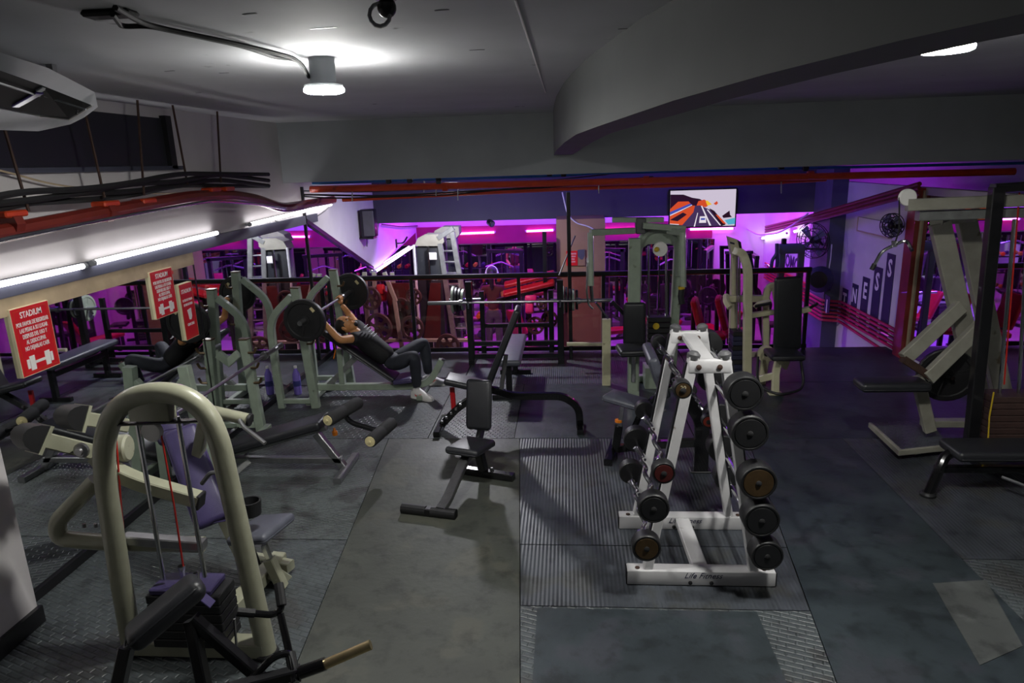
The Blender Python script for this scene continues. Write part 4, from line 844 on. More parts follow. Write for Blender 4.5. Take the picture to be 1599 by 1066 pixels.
# ---- right side: calf / hack machine in weathered paint
def calf_machine():
    m = 'weathered'; Yc = 5.75
    t = thing('calf_raise_machine', 'weathered grey calf machine with slanted posts and tread plate', 'gym machine', (3.1, Yc, 0))
    for (a, b, y) in (((1467, 348), (1545, 690), Yc), ((1508, 342), (1580, 690), Yc+.3)):
        part('post', MB().bar([P(*a, y), P(*b, y) if P(*b, y).z > .03 else P(*b, y)], .15, .07, up=(0, 1, 0)), m, t)
    part('post_tie', MB().bar([P(1462, 345, Yc), P(1514, 340, Yc+.3)], .1, .06), m, t)
    part('lever', MB().bar([P(1500, 478, Yc-.1), P(1412, 560, Yc-.25)], .11, .06, up=(0, 1, 0)), m, t); part('lever', MB().bar([P(1540, 500, Yc-.15), P(1448, 590, Yc-.3)], .11, .06, up=(0, 1, 0)), m, t)
    part('yoke', MB().bar([P(1410, 560, Yc-.27), P(1450, 586, Yc-.27)], .06, .08, up=(0, 1, 0)), 'rust', t)
    s = P(1392, 600, Yc-.35); pad('shoulder_pad', s, (1, 0, .0), (0, 1, 0), (.52, .22, .075), 'vinyl', t)
    part('upright', MB().bar([P(1432, 588, Yc-.25), P(1452, 672, Yc-.2)], .09, .06, up=(0, 1, 0)), m, t); part('pad_arm', MB().tube([P(1440, 606, Yc-.3), P(1455, 598, Yc-.3)], .02, 8), 'black_metal', t)
    q = [F(1361, 660, .09), F(1405, 702, .09), F(1481, 694, .09), F(1450, 655, .09)]
    tp = part('tread_plate', MB().prism(q, (0, 0, -.03)), 'mat_diamond2', t, 'dark chequered foot plate'); part('plate_edge', MB().bar([q[0]-V((.01, 0, .02)), q[1]-V((0, .01, .02)), q[2]-V((0, .01, .02))], .03, .05), m, tp)
    part('plate_leg', MB().bar([F(1425, 705, .03), F(1480, 692, .03)], .05, .05), m, t); part('floor_beam', MB().bar([P(1440, 660, Yc+.05), P(1512, 660, Yc+.05)], .09, .06), m, t)
    pc = P(1478, 585, Yc-.02); plate('weight_disc', pc, (.2, 1, 0), .225, .045, 'rubber', t); part('plate_pin', MB().tube([pc-V((0, .1, 0)), pc+V((0, .12, 0))], .018, 8), 'chrome', t)
    p2 = P(1458, 482, Yc+.5)
calf_machine()
# ---- right side: lat pulldown with black frame
def lat_machine():
    Yc = 5.25
    t = thing('lat_pulldown', 'black framed lat pulldown with silver top beam and weight stack', 'gym machine', (3.3, Yc, 0))
    tz = P(1420, 322, Yc).z
    part('front_post', MB().bar([P(1516, 690, Yc-.1)*1, P(1557, 292, Yc-.1)], .085, .07, up=(0, 1, 0)), 'black_metal', t)
    part('back_post', MB().bar([V((3.88, Yc+.1, 0)), V((3.88, Yc+.1, 2.14))], .07, .07, up=(0, 1, 0)), 'black_metal', t)
    part('top_tie', MB().bar([P(1550, 294, Yc-.1), V((3.88, Yc+.1, 2.14))], .06, .06), 'black_metal', t)
    a = P(1416, 320, Yc); part('top_beam', MB().bar([a, V((3.86, Yc, a.z+.02))], .05, .085, up=(0, 0, 1)), 'weathered', t); part('top_beam', MB().bar([P(1432, 337, Yc+.06), V((3.86, Yc+.06, a.z-.075))], .07, .07, up=(0, 0, 1)), 'galv', t)
    pw = P(1417, 308, Yc); part('pulley', MB().lathe([(.055, -.018), (.06, -.012), (.048, 0), (.06, .012), (.055, .018)], pw, (0, 1, 0), 20), 'offwhite', t)
    part('pulley', MB().lathe([(.055, -.018), (.06, -.012), (.048, 0), (.06, .012), (.055, .018)], V((3.6, Yc, a.z+.02)), (0, 1, 0), 20), 'offwhite', t)
    part('cable', MB().tube([pw+V((-.055, 0, 0)), P(1404, 360, Yc), P(1398, 378, Yc)], .006, 6), 'cable', t); part('cable', MB().tube([P(1592, 300, Yc), P(1568, 600, Yc)], .006, 6), 'cable_red', t)
    lb = part('lat_bar', MB().tube([P(1361, 421, Yc+.02), P(1377, 392, Yc), P(1395, 383, Yc), P(1415, 374, Yc-.0), P(1424, 391, Yc-.1)], .013, 8, .04), 'chrome', t); part('bar_link', MB().tube([P(1397, 376, Yc), P(1396, 385, Yc)], .022, 8), 'chrome', lb)
    part('lat_grip', MB().tube([P(1361, 421, Yc+.02), P(1366, 412, Yc+.015)], .018, 8), 'rubber', lb)
    for px0, px1 in ((1584, 1560), (1606, 1590)): part('guide_rod', MB().tube([P(px0, 342, Yc), P(px1, 620, Yc)], .013, 8), 'chrome', t)
    x0 = P(1533, 650, Yc).x; zt = P(1560, 612, Yc).z
    for k in range(9): part('weight', MB().rbox((.42, .2, .046), Matrix.Translation((x0+.21, Yc, zt-.03-.05*k)), .004, 1), 'brown_rubber', t) if zt-.03-.05*k > .04 else None
    part('stack_frame', MB().box((x0-.02, Yc-.12, 0), (x0+.46, Yc+.12, .05)), 'black_metal', t)
    part('chain', MB().tube([P(1552, 612, Yc-.11), P(1545, 650, Yc-.11), P(1543, 686, Yc-.11)], .006, 5), 'amber', t)
    # seat bench of the lat machine
    b = thing('lat_bench', 'black padded bench with curved glossy legs by the weight stack', 'bench', (2.9, 4.75, 0))
    lf = F(1447, 772); Yb = 4.78
    s0 = P(1481, 702, Yb); pad('pad', V((s0.x+.5, Yb, s0.z)), (1, 0, 0), (0, 1, 0), (1.0, .3, .075), 'vinyl', b)
    for y in (Yb-.0,): part('leg', MB().tube([V((lf.x, 4.72, 0)), V((lf.x+.06, 4.73, .2)), V((lf.x+.12, Yb, .30)), V((lf.x+.3, Yb, .31)), V((s0.x+.9, Yb, .31)), V((s0.x+.98, Yb, 0))], .035, 10, .09), 'gloss_black', b)
    part('leg_foot', MB().lathe([(.055, 0), (.055, .015), (.04, .03)], V((lf.x, 4.72, 0)), (0, 0, 1), 14), 'rubber', b)
    part('brace', MB().bar([V((lf.x+.06, Yb, .18)), V((s0.x+.95, Yb, .18))], .05, .05), 'gloss_black', b); part('pop_pin', MB().tube([V((s0.x+.35, Yb-.06, .15)), V((s0.x+.5, Yb-.2, .12)), V((s0.x+.75, Yb-.2, .12))], .014, 7, .04), 'chrome', b)
lat_machine()

# ---- foreground selectorised machine with an arched weight tower
def arch_machine():
    Y0 = 2.92; m = 'cream'
    t = thing('arch_machine', 'cream arched weight tower machine with purple back pad', 'gym machine', (-1.95, 3.1, 0))
    lb, rb = P(205, 1000, Y0), P(421, 1045, Y0); lb.z = 0; rb.z = 0
    pts = [lb, P(186, 890, Y0), P(164, 750, Y0), P(162, 690, Y0), P(176, 645, Y0), P(205, 620, Y0), P(246, 611, Y0), P(288, 617, Y0), P(322, 642, Y0), P(342, 685, Y0), P(353, 735, Y0), P(388, 890, Y0), rb]
    part('arch', MB().tube(pts, .05, 16, .14), m, t)
    for p in (lb, rb): part('foot', MB().lathe([(.06, 0), (.06, .02), (.052, .03)], p, (0, 0, 1), 16), 'rubber', t)
    part('header_plate', MB().rbox((.2, .07, .115), Matrix.Translation(P(237, 637, Y0+.01)), .008, 2), m, t)
    part('header_bar', MB().bar([P(180, 662, Y0), P(330, 655, Y0)], .04, .012), 'black_metal', t)
    pu = P(238, 673, Y0); part('pulley', MB().lathe([(.045, -.016), (.05, -.01), (.04, 0), (.05, .01), (.045, .016)], pu, (0, 1, 0), 20), 'offwhite', t)
    for (a, b) in (((213, 655), (256, 905)), ((277, 650), (320, 900))): part('guide_rod', MB().tube([P(*a, Y0), P(*b, Y0)], .011, 10), 'chrome', t)
    part('cable', MB().tube([P(252, 680, Y0), P(272, 790, Y0), P(287, 890, Y0)], .005, 6), 'cable_red', t); part('cable_end', MB().lathe([(.008, 0), (.012, .01), (.012, .05), (.018, .06), (.018, .08)], P(287, 905, Y0), (0, 0, 1), 8), 'chrome', t)
    part('side_cable', MB().tube([P(180, 665, Y0+.08), P(190, 800, Y0+.08), P(205, 940, Y0+.08)], .005, 6), 'cable_red', t)
    c = P(290, 915, Y0); zt = c.z
    part('top_weight', MB().rbox((.32, .16, .03), Matrix.Translation((c.x, Y0+.02, zt)), .005, 1), 'vinyl_purple', t)
    k = 0; z = zt-.04
    while z > .1: part('weight', MB().rbox((.38, .17, .046), Matrix.Translation((c.x+.01, Y0+.02, z)), .004, 1), 'rubber', t); z -= .05
    part('base_bar', MB().bar([V((lb.x, Y0, .05)), V((rb.x, Y0, .05))], .1, .08), m, t)
    # long base and user station behind the tower
    yb_ = 3.75
    part('base_beam', MB().bar([V((c.x+.02, Y0, .06)), V((c.x+.12, 3.72, .06))], .09, .08), m, t); part('rear_base', MB().bar([V((c.x-.12, 3.74, .05)), V((c.x+.22, 3.64, .05))], .07, .06), m, t)
    a, b = P(334, 818, 3.45), P(280, 668, 3.75); bd = (b-a); bx_dir = V((.85, .4, 0))
    pad('backrest', (a+b)/2, bd, bx_dir, (bd.length, .2, .075), 'vinyl_purple', t, .035, 'purple vinyl back pad')
    part('back_post', MB().bar([P(332, 770, 3.62), V((P(398, 960, 3.6).x, 3.6, .05))], .07, .06, up=(1, 0, 0)), m, t)
    pad('head_pad', P(263, 668, 3.8), bd, bx_dir, (.2, .16, .06), 'vinyl_purple', t, .03)
    s = P(408, 826, 3.5); pad('seat', s, (1, -.25, .22), (.25, 1, .0), (.28, .3, .06), 'vinyl_grey', t, .028, 'grey seat pad')
    part('seat_post', MB().bar([P(412, 850, 3.5), P(424, 880, 3.5)], .035, .035, up=(0, 1, 0)), 'chrome', t); ps = P(420, 872, 3.5); part('seat_tube', MB().bar([ps, V((ps.x+.06, 3.5, .0))], .06, .06, up=(0, 1, 0)), m, t); part('seat_arm', MB().bar([V((ps.x+.02, 3.5, ps.z-.1)), V((c.x+.2, 3.6, ps.z-.22))], .07, .07), m, t)
    part('gas_rod', MB().tube([P(392, 848, 3.48), P(405, 880, 3.5)], .011, 8), 'black_metal', t)
    cp = P(391, 790, 3.45); part('cup_holder', MB().lathe([(.045, -.05), (.055, -.05), (.062, .035), (.052, .035), (.046, -.03)], cp, (0, 0, 1), 18), 'rubber', t)
    # swinging arms with half-round pads on the mirror side
    def fpad(px, py, Y, px2, py2, Y2):
        c = P(px, py, Y); e = P(px2, py2, Y2); d = (e-c).normalized(); hv = V((-d.y, d.x, 0)).normalized(); up = d.cross(hv); up = up if up.z > 0 else -up
        o = part('lever_arm', MB().bar([c+d*.06, e], .06, .075, up=up), m, t)
        poly = [c+d*.065+up*.066]+[c+d*.065+d*(-.1*math.sin(a))+up*(.066*math.cos(a)) for a in [i*math.pi/8 for i in range(1, 8)]]+[c+d*.065-up*.066]
        part('end_pad', MB().prism([p-hv*.05 for p in poly], hv*.10), 'rubber', o, smooth=50); part('pad_plate', MB().prism([c+d*.065+up*.07-hv*.055, c+d*.065+up*.07+hv*.055, c+d*.065-up*.07+hv*.055, c+d*.065-up*.07-hv*.055], d*.018), m, o)
    fpad(38, 679, 2.82, 156, 708, 3.12); fpad(104, 649, 3.1, 196, 664, 3.4)
    bt = P(129, 702, 2.98); part('pivot_bolt', MB().lathe([(.038, 0), (.038, .015), (.03, .02), (.02, .022), (.018, .035)], bt, (0, -1, 0), 14), 'steel', t)
    part('hub', MB().lathe([(.06, -.05), (.07, -.04), (.07, .04), (.06, .05)], P(186, 700, 3.1), (1, .2, 0), 16), m, t)
    part('cross_arm', MB().bar([P(150, 710, 3.02), P(168, 730, 3.02), P(215, 752, 3.05), P(312, 780, 3.1)], .07, .075, .1, up=(0, 1, 0)), m, t); part('arm_cap', MB().rbox((.02, .075, .08), frame(P(313, 781, 3.1), (1, 0, -.25), (0, 1, 0)), .004, 1), 'rubber', t)
    u = [P(150, 750, 3.05), P(112, 790, 3.0), P(88, 815, 2.98), P(92, 840, 2.98), P(150, 846, 3.0), P(318, 850, 3.05)]
    part('u_arm', MB().tube(u, .042, 12, .09), m, t); part('slide_bar', MB().bar([P(195, 840, 2.99), P(320, 850, 3.02)], .06, .05), 'steel', t)
    for px in (132, 150): part('bolt', MB().lathe([(.009, 0), (.009, .02)], P(px, 823, 2.98), (0, 0, 1), 8), 'steel', t)
    part('handle_arm', MB().tube([P(322, 640, 3.6), P(388, 655, 3.55)], .035, 12), m, t); part('handle_cap', MB().tube([P(388, 655, 3.55), P(392, 656, 3.55)], .037, 12), 'rubber', t)
    part('handle', MB().tube([P(374, 655, 3.5), P(380, 666, 3.48), P(414, 692, 3.42)], .012, 8, .02), 'steel', t); part('arm_post', MB().bar([P(322, 642, 3.62), P(300, 760, 3.7)], .06, .06, up=(0, 1, 0)), m, t)
    part('tube_frame', MB().tube([P(315, 755, 3.3), P(330, 735, 3.3), P(352, 742, 3.3), P(362, 760, 3.32)], .012, 8, .05), 'cable_grey', t)
arch_machine()
# ---- black T-bar row / chest support machine in the corner
def tbar():
    t = thing('chest_support_row', 'black chest support row machine with a steel plate sleeve', 'gym machine', (-1.4, 2.2, 0))
    a, b = P(203, 1000, 2.2), P(312, 908, 2.4); d = (b-a)
    pad('chest_pad', (a+b)/2, d, (.45, -.8, .15), (d.length*1.05, .2, .085), 'vinyl', t, .04)
    part('pad_plate', MB().rbox((.07, .05, .008), frame(P(322, 936, 2.45), (1, 0, -1), (0, 1, 0)), .002, 1), 'vinyl_purple', t)
    for q in ((198, 1010, 2.22, -.12, -.2), (298, 968, 2.42, .12, -.15), (300, 965, 2.42, .5, .02)):
        p = P(q[0], q[1], q[2]); part('leg', MB().bar([p, V((p.x+q[3], p.y+q[4], 0))], .05, .05, up=(0, 1, 0)), 'black_metal', t)
    part('spine', MB().bar([V((-1.75, 2.0, .04)), V((-1.2, 2.38, .04))], .06, .06), 'black_metal', t)
    part('swing_arm', MB().bar([V((-1.55, 2.2, .36)), P(470, 1048, 2.35)], .05, .05), 'black_metal', t)
    part('sleeve', MB().tube([P(505, 1038, 2.35), P(579, 1006, 2.4)], .021, 14), 'brass', t); part('sleeve_collar', MB().tube([P(468, 1050, 2.33), P(508, 1036, 2.35)], .027, 14), 'gloss_black', t)
    part('handle_stem', MB().tube([P(438, 958, 2.5), P(452, 1020, 2.42), P(465, 1066, 2.36)], .016, 10), 'gloss_black', t)
    h = part('handle', MB().tube([P(370, 955, 2.45), P(425, 960, 2.5), P(440, 952, 2.52), P(436, 912, 2.58)], .015, 10, .03), 'gloss_black', t); part('grip', MB().tube([P(440, 945, 2.52), P(435, 911, 2.58)], .021, 10), 'rubber', h); part('grip', MB().tube([P(370, 955, 2.45), P(398, 957.5, 2.475)], .019, 10), 'rubber', h)
    h = part('handle', MB().tube([P(386, 1066, 2.3), P(428, 1024, 2.36), P(452, 1018, 2.4), P(462, 1066, 2.3)], .016, 10, .03), 'gloss_black', t); part('grip', MB().tube([P(453, 1020, 2.4), P(462, 1064, 2.31)], .022, 10), 'rubber', h)
    part('link', MB().tube([P(366, 966, 2.5), P(370, 1020, 2.5)], .006, 6), 'steel', t)
tbar()
# ---- the two bench press stations along the left mirror
def upright(par, Y, top, base, tube, m='sage', m2='galv'):
    """flat post with bent tube stay in the plane Y"""
    a, b = P(*top, Y), P(*base, Y); b.z = 0
    mid = P(*tube[0], Y)
    o = part('upright_post', MB().bar([b, b.lerp(a, .35)+V((.0, 0, 0)), a], .085, .07, .05, up=(0, 1, 0)), m, par)
    st = part('bent_stay', MB().bar([P(*q, Y) for q in tube[:-1]]+[V((P(*tube[-1], Y).x, Y, 0))], .07, .06, .16, up=(0, 1, 0)), m, par)
    part('foot_link', MB().bar([V((b.x, Y, .07)), V((P(*tube[-1], Y).x, Y, .07))], .05, .05), m, par)
    for k in range(3): part('hook', MB().tube([b.lerp(a, .55+.16*k)+V((.03, -.03, 0)), b.lerp(a, .55+.16*k)+V((.09, -.03, 0)), b.lerp(a, .55+.16*k)+V((.11, -.03, .05))], .012, 6, .02), 'bronze', o)
    part('post_cap', MB().rbox((.09, .08, .012), Matrix.Translation(a+V((0, 0, .006))), .003, 1), 'bronze', o)
    return a, b
def olympic(name, label, a, d, L, par=None):
    b = thing(name, label, 'barbell', a)
    d = V(d).normalized(); e = a+d*L
    part('shaft', MB().tube([a+d*.4, e-d*.4], .014, 10), 'steel', b)
    for p, q in ((a, a+d*.4), (e-d*.4, e)): part('sleeve', MB().tube([p, q], .025, 12), 'steel', b)
    for p in (a+d*.4, e-d*.4): part('collar', MB().tube([p-d*.02, p+d*.02], .038, 12), 'steel', b)
    return b
def station_incline():
    t = thing('incline_press_station', 'sage incline bench press station holding the lying person', 'bench', (-2.2, 7.0, 0))
    upright(t, 6.62, (461, 450), (494, 636), ((455, 463), (421, 498), (430, 570), (441, 636)))
    upright(t, 7.42, (520, 422), (548, 590), ((512, 433), (478, 468), (484, 520), (492, 590)))
    a, b = P(508, 512, 7.0), P(620, 588, 7.0); d = b-a; pad('backrest', (a+b)/2-V((0, 0, .02)), d, (0, 1, 0), (d.length, .27, .06), 'vinyl', t)
    s = P(633, 590, 7.0); pad('seat', s, (1, 0, .12), (0, 1, 0), (.22, .3, .06), 'vinyl_purple', t)
    z = .1; part('floor_beam', MB().bar([V((-2.75, 7.0, .1)), V((P(640, 603, 7.0).x, 7.0, .1)), V((P(672, 603, 7.0).x, 7.0, .14)), P(690, 562, 7.0)], .07, .07, .12, up=(0, 1, 0)), 'sage', t); part('front_grip', MB().tube([P(684, 580, 7.0), P(692, 560, 7.0)], .025, 10), 'chrome', t)
    part('prop', MB().bar([P(530, 545, 7.0), V((P(530, 545, 7.0).x, 7.0, .06))], .06, .06, up=(0, 1, 0)), 'sage', t); part('brace', MB().bar([P(560, 553, 7.0), V((-2.6, 7.0, .12))], .06, .05, up=(0, 1, 0)), 'galv', t)
    part('rear_foot', MB().bar([V((-2.7, 6.62, .05)), V((-2.7, 7.42, .05))], .06, .06), 'sage', t); part('front_foot', MB().bar([V((P(660, 603, 7.0).x, 6.8, .03)), V((P(660, 603, 7.0).x, 7.2, .03))], .06, .05), 'sage', t); part('seat_prop', MB().bar([s-V((0, 0, .03)), V((s.x, 7.0, .1))], .05, .05, up=(0, 1, 0)), 'sage', t)
    part('pin_knob', MB().ell(P(650, 562, 6.9), (.02, .02, .02)), 'knob_orange', t)
station_incline()
PA, PB = P(476, 500, 6.38), P(547, 455, 7.62); BD = (PB-PA).normalized()
bb_ = olympic('loaded_barbell', 'barbell with black plates held up by the lying person', PA-BD*.12, BD, (PB-PA).length+.24)
for c, lb in ((PA, 'black ribbed plate on the near end of the held barbell, beside the bent stay'), (PB, 'black ribbed plate on the held barbell end beside the balustrade')):
    o = thing('weight_plate', lb, 'weight plate', c-V((0, 0, .21))); plate('disc', c, BD, .212, .05, 'rubber', o)
    part('plate_print', MB().bar([c-BD*.0265+V((.08, 0, .13)), c-BD*.0265+V((.11, 0, .09))], .03, .002, up=BD), 'foamcap', o)
def station_decline():
    t = thing('decline_press_station', 'sage decline bench press station with foam leg rollers', 'bench', (-2.3, 5.3, 0))
    Yp = 5.1
    upright(t, 5.95, (381, 530), (408, 668), ((372, 552), (340, 582), (346, 640), (352, 690)), 'sage')
    a = V((-2.92, 4.85, .98)); b = V((-2.84, 4.85, 0)); part('upright_post', MB().bar([b, a], .085, .07, up=(0, 1, 0)), 'sage', t); part('bent_stay', MB().bar([a-V((.02, 0, .12)), a-V((.16, 0, .3)), V((-3.06, 4.85, 0))], .07, .06, .1, up=(0, 1, 0)), 'sage', t)
    a, b = P(325, 708, Yp), P(508, 656, Yp); d = b-a; pad('pad', (a+b)/2, d, (0, 1, 0), (d.length, .28, .075), 'vinyl', t)
    part('pad_rail', MB().bar([a-V((0, 0, .06)), b-V((0, 0, .06))], .05, .04), 'galv', t)
    lt = P(494, 676, Yp); part('front_leg', MB().bar([lt, V((P(527, 762, 4.85).x, Yp, .0))], .06, .06, up=(0, 1, 0)), 'steel', t); lx = P(527, 762, 4.85).x; part('front_foot', MB().bar([V((lx, 4.85, .025)), V((lx, 5.35, .025))], .06, .05), 'steel', t)
    part('floor_beam', MB().bar([V((-2.9, Yp, .1)), V((lx-.03, Yp, .1))], .06, .05), 'steel', t); part('rear_foot', MB().bar([V((-2.84, 4.85, .05)), V((-2.84, 5.95, .05))], .06, .06), 'sage', t); part('rear_leg', MB().bar([P(385, 715, Yp), V((-2.62, Yp, .1)), V((-2.75, 5.0, .0))], .05, .05, .03, up=(0, 1, 0)), 'galv', t)
    r1a, r1b = P(512, 656, 4.93), P(560, 628, 5.33); roller(r1a, r1b, .052, t); r2a, r2b = P(578, 689, 4.9), P(612, 660, 5.32); roller(r2a, r2b, .052, t)
    part('roller_arm', MB().bar([(r1a+r1b)/2-V((0, 0, .03)), P(548, 660, Yp), (r2a+r2b)/2], .035, .035, .05), 'gloss_black', t); part('pin_knob', MB().lathe([(.008, 0), (.012, .02), (.022, .03), (.022, .06), (.012, .065)], P(522, 668, Yp), (0, 0, -1), 12), 'knob_orange', t)
station_decline()
xb, zb = -2.82, .735
olympic('bare_barbell', 'bare steel barbell resting on the decline press station', V((xb, 4.35, zb)), (0, 1, 0), 2.05)
# bottle
p = V((-2.98, 7.05, 0)); t = thing('water_bottle', 'clear purple tinted water bottle standing by the mirror', 'bottle', p)
part('bottle_body', MB().lathe([(.035, 0), (.042, .01), (.042, .1), (.038, .13), (.042, .16), (.04, .23), (.02, .28), (.016, .3)], p, (0, 0, 1), 16), 'bottle', t); part('bottle_cap', MB().lathe([(.018, .3), (.018, .325), (.012, .327)], p, (0, 0, 1), 12), 'offwhite', t); part('bottle_label', MB().lathe([(.0435, .1), (.0435, .16)], p, (0, 0, 1), 16), 'bottle_label', t)
# ================================================================== PEOPLE
def skin(joints, edges, sub=2):
    """grow one surface over a skeleton: joints {name: (pos, radius)}"""
    names = list(joints); me = bpy.data.meshes.new('s'); me.from_pydata([tuple(joints[n][0]) for n in names], [(names.index(a), names.index(b)) for a, b in edges], [])
    ob = bpy.data.objects.new('s', me); COL.objects.link(ob); md = ob.modifiers.new('skin', 'SKIN'); md.use_smooth_shade = True; md.branch_smoothing = .6
    for i, n in enumerate(names):
        r = joints[n][1]; r = (r, r) if not isinstance(r, tuple) else r; me.skin_vertices[0].data[i].radius = r; me.skin_vertices[0].data[i].use_root = (i == 0)
    s = ob.modifiers.new('sub', 'SUBSURF'); s.levels = sub; s.render_levels = sub
    dg = bpy.context.evaluated_depsgraph_get(); dg.update(); m2 = bpy.data.meshes.new_from_object(ob.evaluated_get(dg)); mb = MB(); mb.add([v.co.copy() for v in m2.vertices], [tuple(p.vertices) for p in m2.polygons])
    bpy.data.objects.remove(ob); bpy.data.meshes.remove(m2); return mb
def head(mb, c, up, fwd, s=1.0):
    """skull, jaw, nose, ears, lips into the body mesh"""
    up = V(up).normalized(); fwd = V(fwd); fwd = (fwd-up*fwd.dot(up)).normalized(); side = up.cross(fwd); M = Matrix(((side.x, fwd.x, up.x), (side.y, fwd.y, up.y), (side.z, fwd.z, up.z)))
    mb.ell(c+up*.02*s, (.074*s, .094*s, .1*s), M); mb.ell(c+fwd*.025*s-up*.055*s, (.055*s, .062*s, .06*s), M); mb.ell(c+fwd*.098*s-up*.01*s, (.014*s, .02*s, .028*s), M, 8, 6)
    mb.ell(c+fwd*.082*s-up*.062*s, (.026*s, .012*s, .009*s), M, 8, 6)
    for q in (-1, 1): mb.ell(c+side*q*.076*s-up*.005*s, (.012*s, .022*s, .032*s), M, 8, 6)
    return M
def fist(mb, c, bar_dir, wrist, out):
    """hand closed round a bar: palm, four fingers wrapping, thumb"""
    bd = V(bar_dir).normalized(); w = (V(wrist)-c).normalized(); w = (w-bd*w.dot(bd)).normalized(); s = w.cross(bd)
    M = Matrix(((bd.x, w.x, s.x), (bd.y, w.y, s.y), (bd.z, w.z, s.z))); mb.ell(c+w*.032, (.044, .032, .024), M)
    for k in range(4):
        o = bd*(-.033+.022*k); r = .027-.001*abs(k-1); mb.tube([c+o+(w*math.cos(a)+s*math.sin(a))*r for a in [math.radians(d) for d in (20, 70, 120, 175, 230, 275)]], [.0105, .0105, .010, .0095, .009, .007], 6)
    mb.tube([c+bd*.04*out+w*.02, c+bd*.045*out+s*-.022, c+bd*.03*out+s*-.026-w*.012, c+bd*.012*out+s*-.02-w*.024], [.012, .011, .010, .008], 6)
def lifter():
    hB = lambda Y: PA+BD*((Y-PA.y)/BD.y)
    t = thing('person', 'person in black shirt and dark trousers lying on incline bench pressing a barbell', 'person', V((-1.9, 7.0, 0)))
    pel = P(615, 566, 7.0); ch = P(576, 534, 7.0); nk = P(556, 518, 7.0); hd = P(541, 508, 7.0)
    sN, sF = P(553, 528, 6.80), P(557, 508, 7.19); eN, eF = P(530, 531, 6.62), P(546, 492, 7.36); wN, wF = hB(6.70)-V((-.02, 0, .075)), hB(7.28)-V((-.02, 0, .07))
    hN, hF = P(617, 570, 6.91), P(620, 560, 7.10); kN, kF = P(647, 553, 6.78), P(662, 533, 7.36); aN, aF = P(651, 603, 6.9), P(669, 583, 7.36)
    J = {'pel': (pel, .06), 'wai': (pel.lerp(ch, .5), .075), 'ch': (ch, .085), 'nk': (nk, .05), 'hd': (hd, .05), 'sN': (sN, .05), 'eN': (eN, .042), 'wN': (wN, .028), 'sF': (sF, .05), 'eF': (eF, .042), 'wF': (wF, .028), 'hN': (hN, .06), 'kN': (kN, .05), 'aN': (aN, .036), 'hF': (hF, .06), 'kF': (kF, .05), 'aF': (aF, .036)}
    E = [('pel', 'wai'), ('wai', 'ch'), ('ch', 'nk'), ('nk', 'hd'), ('ch', 'sN'), ('sN', 'eN'), ('eN', 'wN'), ('ch', 'sF'), ('sF', 'eF'), ('eF', 'wF'), ('pel', 'hN'), ('hN', 'kN'), ('kN', 'aN'), ('pel', 'hF'), ('hF', 'kF'), ('kF', 'aF')]
    b = skin(J, E); up = (hd-nk).normalized()*.8+V((-.35, 0, .1)); M = head(b, hd, up, (.25, -.25, 1.0))
    for y, w_, o in ((6.70, wN, -1), (7.28, wF, 1)): fist(b, hB(y), BD, w_, o)
    part('body', b, 'skin', t, smooth=60)
    U = V(up).normalized(); hr = MB(); hr.ell(hd+U*.045-V((.0, 0, .02)), (.08, .1, .085), M); hair = part('hair', hr, 'hair', t)
    br = MB(); br.ell(hd-U*.075+V((.02, 0, .045)), (.05, .045, .04), M); part('beard', br, 'hair', t)
    for s_ in (-1, 1):
        sd = (M @ V((1, 0, 0)))*s_*.03; fw_ = M @ V((0, 1, 0)); part('eyebrow', MB().ell(hd+U*.022+sd+fw_*.088, (.018, .006, .005), M, 8, 5), 'hair', t); part('eye', MB().ell(hd+U*.004+sd+fw_*.085, (.012, .008, .007), M, 8, 5), 'offwhite', t)
    # shirt with short sleeves
    Js = {'wai0': (pel.lerp(ch, .1), .13), 'wai': (pel.lerp(ch, .5), .135), 'ch': (ch, .15), 'nk': (ch.lerp(nk, .62), .078), 'sN': (sN, .076), 'uN': (sN.lerp(eN, .25), .064), 'sF': (sF, .076), 'uF': (sF.lerp(eF, .2), .064)}
    sh = part('shirt', skin(Js, [('wai0', 'wai'), ('wai', 'ch'), ('ch', 'nk'), ('ch', 'sN'), ('sN', 'uN'), ('ch', 'sF'), ('sF', 'uF')]), 'shirt', t, smooth=60)
    pc = P(577, 517, 6.93); lg = MB()
    dx = (ch-pel).normalized()
    for k in range(5): lg.bar([pc+dx*(.05-.03*k)+V((0, -.05, .02-.004*k)), pc+dx*(.04-.03*k)+V((0, .05, .035-.004*k))], .012, .004)
    part('chest_print', lg, 'cable_white', sh)
    Jt = {'pel': (pel, .118), 'wai': (pel.lerp(ch, .22), .12), 'hN': (hN, .096), 'tN': (hN.lerp(kN, .6), .08), 'kN': (kN, .07), 'cN': (kN.lerp(aN, .4), .066), 'aN': (kN.lerp(aN, 1.03), .05), 'hF': (hF, .096), 'tF': (hF.lerp(kF, .6), .08), 'kF': (kF, .07), 'cF': (kF.lerp(aF, .4), .066), 'aF': (kF.lerp(aF, 1.03), .05)}
    part('trousers', skin(Jt, [('pel', 'wai'), ('pel', 'hN'), ('hN', 'tN'), ('tN', 'kN'), ('kN', 'cN'), ('cN', 'aN'), ('pel', 'hF'), ('hF', 'tF'), ('tF', 'kF'), ('kF', 'cF'), ('cF', 'aF')]), 'trousers', t, smooth=60)
